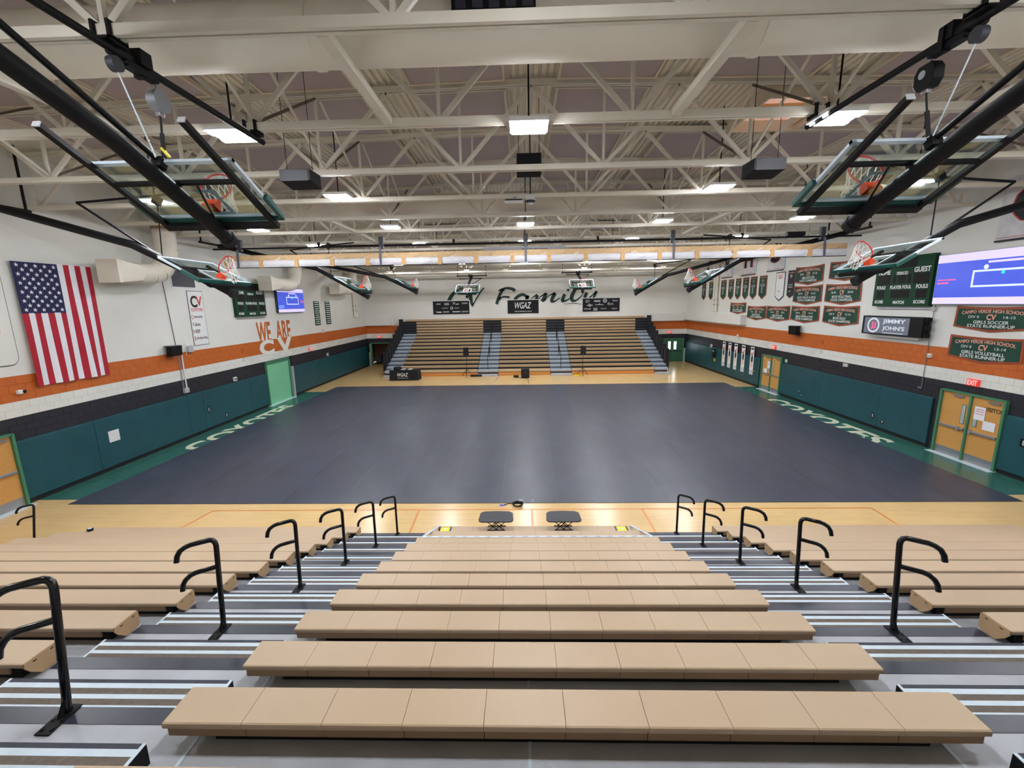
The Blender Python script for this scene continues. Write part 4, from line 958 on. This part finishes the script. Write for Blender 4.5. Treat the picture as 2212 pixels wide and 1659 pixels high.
obj('canton', MB().grid(lambda x, y: fsurf(u0+sw*7*x, vc+(v1-vc)*y), 20, 16), 'flag_blue', t, smooth=True)
star = []
for k in range(10):
    r = .062 if k % 2 == 0 else .025; star.append((r*math.sin(PI*k/5), r*math.cos(PI*k/5)))
for r_ in range(11):
    n = 5 if r_ % 2 == 0 else 4
    for c in range(n):
        uu = u0+sw*7*((c+.5+(0 if n == 5 else .5))/5); vv = v1-(v1-vc)*(r_+.8)/11.6
        P_ = fsurf(uu, vv); obj('star', MB().prism(star, .0, .004), 'flag_white', t, loc=(P_[0], P_[1], P_[2]+.012))
obj('flag_cord', MB().tube([(u0, v1, .03), (u1, v1+.01, .03)], .008, 6), 'print_white', t)

# ================================================================== LEFT WALL ITEMS
t = thing('wall_board', 'white rounded board with dark outline at the left picture edge', 'board', M=frame('L', 9.9, 5.3, .01))
def rrect(w_, h_, r):
    out = []
    for cx, cy, a0 in ((w_/2-r, h_/2-r, 0), (-w_/2+r, h_/2-r, 90), (-w_/2+r, -h_/2+r, 180), (w_/2-r, -h_/2+r, 270)):
        for k in range(5): a = math.radians(a0+22.5*k); out.append((cx+r*math.cos(a), cy+r*math.sin(a)))
    return out
obj('board_outline', MB().prism(rrect(3.04, 2.84, .22), 0, .02), 'charcoal', t); obj('board_face', MB().prism(rrect(3.0, 2.8, .2), .02, .03), 'wall_white', t)
obj('painted_leaf', MB().prism([(1.0, .35), (1.18, .30), (1.12, .5)], .03, .033), 'green_paint', t); obj('painted_water', MB().box(.8, 1.2, -.15, 0, .03, .033), 'scr_blue2', t); obj('painted_rock', MB().disc((.95, -.45), .28, .03, .034), 'tan', t)
t = thing('values_poster', 'tall white poster with letters and word list, left wall', 'poster', M=frame('L', 18.26, 4.93, .004))
obj('poster_border', MB().box(-.44, .44, -1.15, 1.15, 0, .010), 'print_black', t); obj('poster_face', MB().box(-.42, .42, -1.13, 1.13, .010, .014), 'print_white', t)
text('C', .38, .5, 'print_black', t, -.12, .70, .016, bold=.03); text('V', .34, .42, 'print_red', t, .18, .72, .018, bold=.02); text('COYOTES', .66, .13, 'print_red', t, 0, .36, .016, bold=.02)
for k, (a, c) in enumerate((('C', 'ommunity'), ('V', 'alues'), ('H', 'onor'), ('S', 'cholarship'))):
    y = .05-k*.30; text(a, .09, .17, 'print_red', t, -.33, y, .016, bold=.02); text(c, .075*len(c)*.85, .15, 'print_black', t, -.25, y, .016, align='l', bold=.01, name='lettering')
def scoreboard(lab, side, u, v, W, H):
    t = thing('scoreboard', lab, 'scoreboard', M=frame(side, u, v, .01))
    obj('cabinet', MB().box(-W/2, W/2, -H/2, H/2, 0, .16), 'score_green', t, bevel=.008)
    def win(x, y, a, c): obj('display_window', MB().box(x*W-a*W/2, x*W+a*W/2, y*H-c*H/2, y*H+c*H/2, .16, .164), 'score_dark', t)
    for a in ((0, .38, .46, .20), (-.33, -.07+.12, .24, .20), (.33, .05, .26, .20), (0, .05, .13, .17), (-.13, .05, .06, .17), (.13, .05, .06, .17), (-.36, -.25, .15, .16), (.36, -.25, .17, .16), (0, -.25, .33, .16)): win(*a)
    for s, x, y, a, c in (('HOME', -.33, .20, .20, .075), ('GUEST', .33, .22, .24, .085), ('PERIOD', 0, .17, .18, .055), ('FOULS', -.36, -.11, .15, .06), ('PLAYER FOUL', 0, -.11, .34, .06), ('FOULS', .36, -.11, .17, .065), ('SCORE', -.37, -.41, .15, .055), ('MATCH', 0, -.42, .18, .055), ('SCORE', .35, -.41, .17, .055)):
        text(s, a*W*1.1, c*H*1.2, 'print_white', t, x*W, y*H, .166, bold=.03)
    obj('conduit', MB().tube([(-W*.45, -H/2-.09, .05), (W*.52, -H/2-.09, .05)], .016, 6), 'grey_metal', t)
scoreboard('green scoreboard on left wall beside the small screen', 'L', 21.83, 5.74, 2.40, 1.66)
scoreboard('green scoreboard on right wall beside the big lit screen', 'R', 16.80, 5.87, 2.44, 1.82)
def screen(lab, side, u0, u1, v0, v1, big):
    t = thing('video_screen', lab, 'screen', M=frame(side, (u0+u1)/2, (v0+v1)/2, .02)); W, H = abs(u1-u0), v1-v0
    obj('screen_casing', MB().box(-W/2-.02, W/2+.02, -H/2-.02, H/2+.02, 0, .14), 'grey_plastic' if big else 'navy', t, bevel=.01)
    obj('picture_field', MB().box(-W/2, W/2, -H/2, H/2, .14, .142), 'scr_blue', t)
    obj('picture_band', MB().box(-W/2, W/2, H/2-.16*H, H/2, .142, .143), 'scr_lav', t); obj('picture_band', MB().box(-W/2, W/2, -H/2, -H/2+.13*H, .142, .143), 'scr_lav', t)
    b = MB(); x0_, x1_, y0_, y1_ = -.18*W, .27*W, -.16*H, .13*H; e = .018*H
    b.box(x0_, x1_, y1_-e, y1_+e, .143, .145); b.box(x0_, x1_, y0_-e, y0_+e, .143, .145); b.box(x0_-e, x0_+e, y0_-e, y1_+e, .143, .145); b.box(x1_-e, x1_+e, y0_-e, y1_+e, .143, .145); obj('picture_outline', b, 'scr_line', t)
    for x in (-.09*W, .2*W): obj('picture_icon', MB().disc((x, .20*H), .045*H, .143, .145), 'scr_line', t)
    obj('picture_dot', MB().disc((.04*W, .08*H), .03*H, .143, .146), 'scr_cyan', t)
    obj('picture_caption', MB().box(-.08*W, .18*W, .27*H, .31*H, .143, .145), 'scr_lav', t)
    obj('picture_note', MB().box(-.48*W if big else .34*W, -.32*W if big else .5*W, -.02*H, .0, .143, .145), 'scr_red', t); obj('picture_note', MB().box(-.48*W if big else .38*W, -.38*W if big else .5*W, -.09*H, -.06*H, .143, .145), 'scr_red', t)
    obj('picture_button', MB().box(.25*W if big else -.48*W, .42*W if big else -.3*W, -.33*H, -.2*H, .143, .145), 'scr_blue2', t)
    if big: text('TV', .09*W, .07*H, 'scr_line', t, .33*W, -.265*H, .147)
screen('small lit blue screen on left wall', 'L', 24.25, 27.15, 5.05, 6.42, False)
screen('big lit blue and lavender screen at upper right', 'R', 15.45, 11.6, 5.05, 6.65, True)
for n, (a, c) in enumerate(((28.7, 29.45), (30.35, 31.1))):
    t = thing('record_board', 'narrow dark record board on left wall, %s' % ('nearer of the pair' if n == 0 else 'farther of the pair'), 'board', M=frame('L', (a+c)/2, 4.9, .01))
    obj('board_panel', MB().box(-.37, .37, -.80, .80, 0, .02), 'banner_green', t)
    for k in range(11): obj('record_line', MB().box(-(.30 if k % 3 else .24 if k else .28), (.30 if k % 3 else .24 if k else .28), .70-k*.14, .75-k*.14, .02, .023), 'print_white', t)
t = thing('painted_slogan', 'orange and white slogan painted on the left wall below screen', 'lettering', M=frame('L', 0, 0, .006))
text('WE', 1.25, 1.15, 'orange', t, 22.85, 4.0, .0, bold=.025); text('ARE', 1.55, 1.15, 'orange', t, 24.75, 4.02, .0, bold=.025)
text('C', 1.35, .82, 'white', t, 22.95, 3.20, .004, bold=.05); text('V', 1.60, .90, 'white', t, 24.75, 3.18, .004, bold=.05)
def wall_speaker(lab, side, u, v, w_=.52, h_=.42):
    t = thing('wall_speaker', lab, 'speaker', M=frame(side, u, v, .0))
    obj('cabinet', MB().prism([(-h_/2, .12), (h_/2, .16), (h_/2, .38), (-h_/2+.03, .34)], -w_/2, w_/2, 'x'), 'black', t, bevel=.012); obj('wall_bracket', MB().box(-.2, .2, h_/2, h_/2+.02, .02, .3), 'grey_metal', t); obj('wall_plate', MB().box(-.05, .05, -.1, h_/2, 0, .13), 'charcoal', t)
wall_speaker('black speaker on bracket on the left wall above orange band', 'L', 16.45, 3.70)
wall_speaker('black speaker on bracket on the right wall below banners', 'R', 22.75, 3.68, .62, .48)
t = thing('framed_board', 'dark framed board behind the nearest left wall goal', 'board', M=frame('L', 17.75, 6.55, .004))
obj('board_frame', MB().box(-.64, .64, -.37, .37, 0, .02), 'print_white', t); obj('board_field', MB().box(-.60, .60, -.33, .33, .02, .025), 'charcoal', t)
t = thing('wall_conduit', 'white and grey conduits with junction box on left wall', 'conduit', M=frame('L', 17.0, 0, .0))
obj('conduit_pipe', MB().tube([(-.32, 6.4, .03), (-.18, 3.9, .03)], .012, 6), 'charcoal', t)
obj('conduit_pipe', MB().tube([(.02, 2.1, .04), (.02, 3.6, .04)], .03, 8), 'white_plastic', t); obj('conduit_pipe', MB().tube([(-.10, 2.1, .03), (-.10, 3.5, .03)], .012, 6), 'chrome', t); obj('conduit_pipe', MB().tube([(-.16, 2.1, .03), (-.16, 3.5, .03)], .012, 6), 'chrome', t)
obj('junction_box', MB().box(-.16, .08, 1.92, 2.12, .0, .10), 'grey_plastic', t, bevel=.01); obj('antenna_box', MB().box(.34, .62, 3.55, 3.82, 0, .12), 'grey_plastic', t, bevel=.01); obj('antenna_whip', MB().tube([(.24, 3.45, .08), (.26, 3.95, .08)], .012, 6), 'white_plastic', t)
t = thing('security_camera', 'small white dome camera on the orange band below flag', 'camera', M=frame('L', 11.25, 3.14, .0)); obj('camera_base', MB().box(-.09, .05, -.06, .06, 0, .10), 'white_plastic', t, bevel=.03); obj('camera_lens', MB().tube([(.03, 0, .06), (.10, 0, .09)], .045, 12), 'black', t, smooth=True)
def small_box(name, lab, side, u, v, cat, w_=.20, h_=.20, inner='charcoal'):
    t = thing(name, lab, cat, M=frame(side, u, v, .0)); obj('housing', MB().box(-w_/2, w_/2, -h_/2, h_/2, .0, .09), 'white_plastic', t, bevel=.015); obj('sounder', MB().disc((.02, 0), w_*.25, .09, .096), inner, t); obj('lens_cover', MB().box(-w_*.4, -w_*.25, -h_*.35, h_*.35, .09, .105), 'chrome', t)
small_box('fire_strobe', 'small grey fire alarm strobe on black band of left wall', 'L', 20.0, 1.96, 'alarm')
small_box('wall_clock_box', 'small white box on the far part of left wall, black band', 'L', 30.0, 1.98, 'alarm')
small_box('motion_sensor', 'small white sensor above orange band on left wall', 'L', 29.6, 3.68, 'sensor', .22, .26, 'grey_plastic')
small_box('fire_strobe', 'small white alarm on black band left of the player posters', 'R', 32.9, 1.9, 'alarm', .24, .24)
small_box('wall_sensor', 'small grey box on white band of right wall above long padding', 'R', 19.2, 2.36, 'sensor', .24, .14, 'grey_plastic')
small_box('wall_sensor', 'tiny grey box on white band high above player posters', 'R', 29.0, 2.92, 'sensor', .14, .22, 'grey_plastic')
small_box('junction_box', 'small round grey junction box on orange band near conduit', 'R', 15.35, 3.25, 'box', .14, .14, 'grey_plastic')
t = thing('green_placard', 'tiny green room placard beside far wooden doors on right wall', 'sign', M=frame('R', 23.55, 1.98, .0)); obj('placard', MB().box(-.11, .11, -.09, .09, .0, .01), 'green_shutter', t); obj('placard_text', MB().box(-.07, .07, -.03, .03, .01, .012), 'print_white', t)
def exit_sign(lab, side, u, v, w_=.36, h_=.22):
    t = thing('exit_sign', lab, 'sign', M=frame(side, u, v, .0)); obj('sign_housing', MB().box(-w_/2, w_/2, -h_/2, h_/2, 0, .07), 'sign_red', t, bevel=.008); obj('sign_face', MB().box(-w_*.46, w_*.46, -h_*.44, h_*.44, .07, .073), 'sign_red', t); text('EXIT', w_*.82, h_*.70, 'sign_face', t, 0, 0, .075, bold=.01)
exit_sign('red and white EXIT sign over the near right wooden doors', 'R', 13.75, 2.575)
exit_sign('red EXIT sign over the far wooden doors on right wall', 'R', 24.75, 2.60)
exit_sign('red EXIT sign over the green far doors at right', 'F', 12.9, 2.62, .40, .24)
exit_sign('red EXIT sign over the dark doorway at far left', 'F', -12.9, 2.62, .40, .24)
exit_sign('faint red EXIT sign on white band of left wall past slogan', 'L', 27.6, 2.62, .32, .2)

# ================================================================== RIGHT WALL ITEMS
def pennant(lab, u0, u1, vt, vb, m='banner_green', lines=(), drop_=.25, group='green pennants in a row on right wall', edge='banner_rust', name='pennant', logo=True, logom='print_pink'):
    W = abs(u1-u0); H = vt-vb; t = thing(name, lab, 'banner', M=frame('R', (u0+u1)/2, vt, .02), group=group)
    def poly(e): return [(-W/2+e, -H+drop_+e*.6), (0, -H+e*1.5), (W/2-e, -H+drop_+e*.6), (W/2-e, -e), (-W/2+e, -e)]
    obj('border', MB().prism(poly(0), 0, .008), edge, t); obj('cloth', MB().prism(poly(.045), .008, .014), m, t)
    text('CAMPO VERDE', W*.72, .055, 'print_pink' if logom != 'print_black' else 'print_black', t, 0, -.12, .016, name='lettering')
    if logo: text('CV', W*.28, .15, logom, t, 0, -.30, .016, bold=.02, name='logo')
    for k, (s, y) in enumerate(lines): text(s, W*.6*(1 if k < 2 else .45), .06, 'print_white' if m != 'print_white' else 'print_red', t, -W*.05*(k > 1), y, .016, name='lettering')
for n, (a, c, sp, yrs) in enumerate([(26.93, 26.12, 'VOLLEYBALL', 5), (27.95, 27.2, 'GOLF', 4), (28.88, 28.16, 'BASEBALL', 3), (29.85, 29.15, 'FOOTBALL', 5), (30.85, 30.12, 'SOFTBALL', 2), (32.0, 31.2, 'WRESTLING', 7), (34.0, 33.25, 'TENNIS', 3), (35.3, 34.6, 'TRACK', 6)]):
    pennant('green pennant with white words, %s in its row counted from the camera' % ORD[n+1], a, c, 6.70-.0*n, 5.32, lines=[(sp, -.50), ('REGION CHAMPS', -.60)]+[(('20%02d' % (10+q)), -.70-.09*q) for q in range(min(yrs, 4))])
pennant('white pointed banner with small red words beside black one', 25.2, 24.35, 6.78, 5.20, 'print_white', [('NATIONAL', -.2), ('RANKED', -.32), ('DISTRICT', -1.05)], group='pointed banners', edge='print_navy', logom='print_red')
pennant('black pointed banner with white ring letter beside white one', 24.1, 23.5, 6.80, 5.35, 'print_black', [('STATE', -.75), ('CHAMPS', -.87), ('2017', -1.1)], drop_=.16, group='pointed banners', edge='print_navy', logom='print_white')
def wide_banner(lab, u0, u1, vt, vb, l1, l2, yl, yr):
    W = abs(u1-u0); H = vt-vb; t = thing('championship_banner', lab, 'banner', M=frame('R', (u0+u1)/2, vt, .02), group='wide green championship banners')
    dp = H*.17; n = 12
    def poly(e, s=1):
        pts = [(-W/2*1.0+e, -H+dp+e*.6), (0, -H+e), (W/2-e, -H+dp+e*.6), (W/2-e*1.0-.03, -e)]
        tops = [((W/2-e-.03)*(1-2*k/8), -e-.05*H*math.sin(PI*k/8)*s) for k in range(1, 8)]
        return pts+tops+[(-W/2+e+.03, -e)]
    obj('border', MB().prism(poly(0), 0, .01), 'banner_rust', t); obj('cloth', MB().prism(poly(.075), .01, .016), 'banner_green', t)
    text('CAMPO VERDE HIGH SCHOOL', W*.80, H*.13, 'print_pink', t, 0, -H*.20, .019, bold=.015, arc=.16/W, name='lettering')
    text('CV', W*.12, H*.22, 'print_pink', t, 0, -H*.42, .020, bold=.03, name='logo'); text(yl, W*.14, H*.10, 'print_white', t, -W*.23, -H*.42, .019, name='lettering'); text(yr, W*.14, H*.10, 'print_white', t, W*.22, -H*.42, .019, name='lettering')
    text(l1, W*(.032*len(l1)+.06), H*.12, 'print_white', t, 0, -H*.62, .019, bold=.01, name='lettering'); text(l2, W*.60, H*.12, 'print_white', t, 0, -H*.77, .019, bold=.01, name='lettering')
WB = [(23.5, 21.33, 6.92, 5.98, 'GIRLS SOCCER', 'STATE CHAMPIONS', '5A', '17-18', 'top row, left of backboard'), (23.5, 21.27, 5.96, 5.0, 'BOYS TRACK & FIELD', 'STATE CHAMPIONS', 'DIV II', '14-15', 'second row, left'), (21.08, 18.85, 5.96, 5.0, 'BOYS VOLLEYBALL', 'STATE CHAMPIONS', '5A', '2018', 'second row, beside scoreboard'),
      (20.95, 18.85, 6.95, 6.05, 'GIRLS TENNIS', 'STATE CHAMPIONS', 'DIV II', '15-16', 'top row, mostly hidden behind backboard'),
      (21.06, 18.82, 4.97, 4.05, 'BOYS GOLF', 'STATE CHAMPIONS', 'DIV II', '15-16', 'third row, nearest the camera'), (23.55, 21.3, 4.95, 4.08, 'GIRLS SWIM & DIVE', 'STATE CHAMPIONS', 'DIV II', '14-15', 'third row, second from camera'), (25.87, 23.63, 4.94, 4.06, 'GIRLS SOCCER', 'STATE CHAMPIONS', 'DIV II', '2016', 'third row, third from camera'), (28.06, 25.9, 4.93, 4.05, 'BOYS SOCCER', 'STATE CHAMPIONS', '5A', '17-18', 'third row, fourth from camera'), (30.38, 28.25, 5.14, 4.37, 'BOYS TRACK & FIELD', 'STATE CHAMPIONS', 'DIV I', '16-17', 'third row, farthest from camera'),
      (14.72, 12.45, 4.98, 4.18, 'GIRLS SOCCER', 'STATE RUNNER-UP', 'DIV II', '14-15', 'directly below the big lit screen'), (14.77, 12.55, 4.05, 3.20, 'GIRLS VOLLEYBALL', 'STATE RUNNER-UP', 'DIV II', '13-14', 'below the other one under the screen'), (12.35, 10.2, 4.05, 3.20, 'BOYS SOCCER', 'STATE RUNNER-UP', 'DIV II', '13-14', 'cut off by the right picture edge')]
for a, c, vt, vb, l1, l2, yl, yr, pos in WB: wide_banner('green and rust championship banner on right wall, '+pos, a, c, vt, vb, l1, l2, yl, yr)
for s, a, c, vb, nm in (('S', 26.14, 24.6, 6.92, 'S'), ('H', 29.1, 27.5, 6.88, 'H'), ('V', 31.95, 30.45, 6.88, 'V'), ('C', 34.7, 33.3, 6.85, 'C'), ('C', 13.85, 12.2, 6.92, 'C')):
    pos = 'at upper right picture edge' if a < 14 else 'high on the far right wall'
    t = thing('letter_banner', 'grey marbled banner with black letter %s %s' % (nm, pos), 'banner', M=frame('R', (a+c)/2, vb, .04)); W = a-c
    obj('cloth', MB().box(-W/2, W/2, 0, 1.75, 0, .02), 'marble', t); obj('bottom_bar', MB().box(-W/2-.02, W/2+.02, -.05, .0, 0, .04), 'print_black', t)
    obj('red_line', MB().box(-W/2, W/2, .05, .065, .02, .022), 'print_red', t); text(s, W*.66, 1.1, 'print_red', t, 0, .95, .022, bold=.06); text(s, W*.60, 1.05, 'print_black', t, 0, .95, .027, bold=.045)
    if a > 14: obj('painted_lit_edge', MB().box(W/2+.02, W/2+.10, .05, 1.75, -.02, .02), 'bright_edge' if 'bright_edge' in MAT else 'strip_white', t)  # white strip painted in for the bright edge beside the banner
t = thing('sponsor_display', 'dark rotating sponsor display with grey face below scoreboard', 'sign', M=frame('R', 16.82, 4.22, .0))
obj('display_cabinet', MB().box(-1.35, 1.35, -.36, .36, .10, .34), 'black', t, bevel=.01); fc = obj('display_face', MB().box(-1.24, .82, -.31, .31, .34, .345), 'jj_grey', t)
blobs(t, [('ring', -.78, 0, .30, 0)], .347, 'jj_white'); text('JJ', .26, .28, 'jj_pink', t, -.78, 0, .349, bold=.03); text("JIMMY", 1.02, .20, 'jj_white', t, .16, .15, .347, bold=.025); text("JOHN'S", .98, .20, 'jj_white', t, .16, -.11, .347, bold=.025); obj('tagline', MB().box(-.30, .62, -.285, -.262, .345, .347), 'jj_white', t)
for y in (-.3, -.02, .26): obj('mount_lug', MB().box(1.33, 1.45, y-.05, y+.09, .12, .3), 'black', t, bevel=.01)
obj('shelf_bracket', MB().box(-1.1, 1.1, -.46, -.36, .0, .2), 'wall_white', t)
t = thing('wall_conduit', 'thin grey conduit running down right wall beside screen', 'conduit', M=frame('R', 15.48, 0, .0)); obj('conduit_pipe', MB().tube([(-.02, 6.7, .03), (.0, 4.9, .03), (0, 2.05, .03)], .014, 6), 'grey_metal', t); obj('conduit_box', MB().box(-.08, .08, 4.82, 4.94, 0, .08), 'grey_plastic', t); obj('conduit_elbow', MB().tube([(0, 2.05, .03), (-.12, 2.08, .05)], .02, 6), 'grey_metal', t)
for n, (a, c) in enumerate(((27.12, 26.7), (28.2, 27.8), (29.2, 28.8), (30.05, 29.68), (30.95, 30.5))):
    t = thing('player_poster', 'tall narrow white poster of a dark-dressed player, %s of five counted from camera' % ORD[n+1], 'poster', M=frame('R', (a+c)/2, .68, .08), group='five player posters on right wall'); W = .42
    obj('sheet', MB().box(-W/2, W/2, 0, 1.72, 0, .006), 'print_white', t); obj('title_block', MB().box(-W*.4, W*.4, 1.55, 1.66, .006, .008), 'charcoal', t)
    obj('red_splash', MB().prism([(-.13, 1.38), (-.02, 1.25), (.06, 1.42), (.13, 1.46), (.10, 1.30), (.02, 1.18), (-.12, 1.2)], .006, .008), 'print_red', t)
    fg = MB(); fg.disc((.02, 1.22), .05, .008, .010); fg.prism([(-.08, .8), (.10, .78), (.12, 1.1), (.05, 1.18), (-.03, 1.18), (-.10, 1.05)], .008, .010); obj('player_torso', fg, 'print_navy', t)
    lg = MB(); lg.prism([(-.07, .45), (-.02, .45), (.02, .8), (-.07, .8)], .008, .010); lg.prism([(.03, .42), (.08, .45), (.09, .8), (.03, .8)], .008, .010); obj('player_legs', lg, 'print_pink', t)
    gr = MB(); [gr.prism([(-.16+.07*k, .05+.05*(k % 2)), (-.12+.07*k, .03), (-.09+.07*k, .32-.04*k), (-.13+.07*k, .30)], .006, .008) for k in range(5)]; obj('grey_scribble', gr, 'grey_plastic', t)
t = thing('aed_cabinet', 'black cabinet on the padding left of player posters', 'cabinet', M=frame('R', 32.2, 1.42, .075)); obj('cabinet_body', MB().box(-.24, .24, -.30, .30, 0, .10), 'black', t, bevel=.01); obj('cabinet_label', MB().box(-.18, .18, .12, .20, .10, .103), 'grey_plastic', t); obj('cabinet_window', MB().box(-.08, .08, -.06, .04, .10, .103), 'charcoal', t)
t = thing('yellow_sign', 'round yellow sign below the black cabinet', 'sign', M=frame('R', 32.1, .92, .08)); obj('sign_disc', MB().disc((0, 0), .12, 0, .006), 'yellow', t); obj('sign_symbol', MB().box(-.06, .06, -.03, .03, .006, .008), 'black', t)
# wall pipes in the far corners
for side, u, n in (('R', 32.62, 'right'), ('L', 35.6, 'left')):
    t = thing('wall_pipes', 'pair of tall cream pipes near the far %s corner' % n, 'pipe', M=frame(side, u, 0, .0))
    for k in (-.2, .2): obj('pipe', MB().tube([(k, 4.5, .12), (k, 8.6, .12)], .10, 10), 'steel_cream', t, smooth=True)
    for z in (5.0, 5.35): obj('pipe_strap', MB().box(-.4, .4, z, z+.03, .02, .24), 'grey_plastic', t)

# ================================================================== FLOOR THINGS AT THE FAR END
def pa(x, y, lab, z=2.19):
    st = thing('speaker_stand', 'black tripod stand under '+lab, 'stand', (x, y, 0)); obj('pole', MB().tube([(0, 0, .25), (0, 0, z-.65)], .018, 8), 'black', st)
    for k in range(3):
        a = 2*PI*k/3+.5; obj('leg', MB().bar((0, 0, .62), (.48*math.cos(a), .48*math.sin(a), .02), .03, .02), 'black', st); obj('leg_brace', MB().bar((0, 0, .30), (.26*math.cos(a), .26*math.sin(a), .345), .02, .015), 'black', st)
    obj('collar', MB().tube([(0, 0, .55), (0, 0, .68)], .032, 10), 'charcoal', st)
    s = thing('loudspeaker', lab, 'speaker', (x, y, z-.64)); obj('cabinet', MB().prism([(-.2, -.19), (.2, -.19), (.15, .19), (-.15, .19)], 0, .64), 'black', s, bevel=.015); obj('grille', MB().box(-.18, .18, -.198, -.19, .04, .60), 'black_matte', s); obj('badge', MB().box(-.02, .02, -.201, -.198, .07, .09), 'grey_plastic', s)
pa(-4.22, 31.35, 'left black loudspeaker before the far bleachers')
pa(4.37, 31.30, 'right black loudspeaker before the far bleachers')
t = thing('subwoofer', 'black cube speaker on floor before far centre bleachers', 'speaker', (.12, 30.75, 0)); obj('cabinet', MB().box(-.30, .30, -.25, .3, .02, .62), 'black', t, bevel=.02); obj('grille', MB().box(-.27, .27, -.262, -.25, .06, .58), 'black_matte', t); obj('badge', MB().box(-.02, .02, -.265, -.262, .42, .45), 'grey_plastic', t)
obj('side_handle', MB().box(-.31, -.30, -.05, .1, .38, .44), 'charcoal', t)
tag(obj('speaker_cable', MB().tube([(-.75, 30.9, .012), (-.45, 30.7, .012), (-.1, 30.42, .012), (.2, 30.4, .012), (.35, 29.6, .012), (.35, 28.3, .012)], .012, 6), 'black'), 'thin black cable on the floor by the cube speaker', 'cable')
tag(obj('yellow_extension_cord', MB().tube([(4.0+.28*math.cos(k*.9)*(1-k*.02), 31.25+.16*math.sin(k*.9), .02+.012*(k % 4)) for k in range(22)], .018, 6), 'yellow_cord'), 'bunched yellow extension cord at foot of right loudspeaker stand', 'cord')
tag(obj('dark_bag', MB().prism([(-.45, -.12), (.45, -.10), (.4, .14), (-.3, .16)], .0, .13), 'black_matte', loc=(-3.55, 31.5, .0), bevel=.03), 'flat dark bag on the floor beside left loudspeaker stand', 'bag')
tag(obj('gear_pouch', MB().prism([(-.2, -.1), (.2, -.08), (.15, .12), (-.15, .14)], .0, .14), 'black_matte', loc=(-.55, 30.9, .0), bevel=.03), 'small black pouch beside the cube speaker', 'bag')
t = thing('display_table', 'table under black cloth with white lettering at far left', 'table', (-8.65, 30.5, 0))
def dr(u, v):
    per = [(-1.0, -.35), (1.0, -.35), (1.08, .35), (-1.0, .35), (-1.0, -.35)]
    i = min(int(u*4), 3); f = u*4-i; x = per[i][0]*(1-f)+per[i+1][0]*f; y = per[i][1]*(1-f)+per[i+1][1]*f; s = 1+.03*v+.012*v*math.sin(u*90); return (x*s, y*s, .74*(1-v)+.01)
obj('black_drape', MB().grid(dr, 96, 4).box(-1.0, 1.0, -.35, .35, .73, .75), 'black_cloth', t)
for sx in (-.9, .9): obj('table_leg', MB().box(sx-.02, sx+.02, -.02, .02, 0, .72), 'grey_metal', t)
o = text('WGAZ', .78, .26, 'print_white', t, 0, 0, 0, shear=.3, bold=.01, name='drape_lettering'); o.rotation_euler = (PI/2, 0, 0); o.location = (-.05, -.385, .42)
o = text('PERFORMING ARTS', .78, .05, 'print_white', t, 0, 0, 0, name='drape_lettering'); o.rotation_euler = (PI/2, 0, 0); o.location = (-.05, -.385, .18)
tag(obj('black_bundle', MB().lathe([(.001, 0), (.3, .0), (.32, .1), (.22, .2), (.001, .22)], 10), 'black_cloth', loc=(-9.15, 30.5, .755)), 'black bundle on the left end of the black draped table', 'bag')
for k, (x, lab) in enumerate(((-8.75, 'white papers heaped at middle of black draped table'), (-8.25, 'white papers at right end of the black draped table'), (-9.5, 'pale cloth at left end of the black draped table'))):
    b = MB(); [b.box(-.16+.03*q, .16+.02*q, -.12, .12-.02*q, .012*q, .012*q+.01) for q in range(5)]
    tag(obj('paper_stack', b, 'paper' if k < 2 else 'tape_white', loc=(x, 30.45, .755)), lab, 'paper')
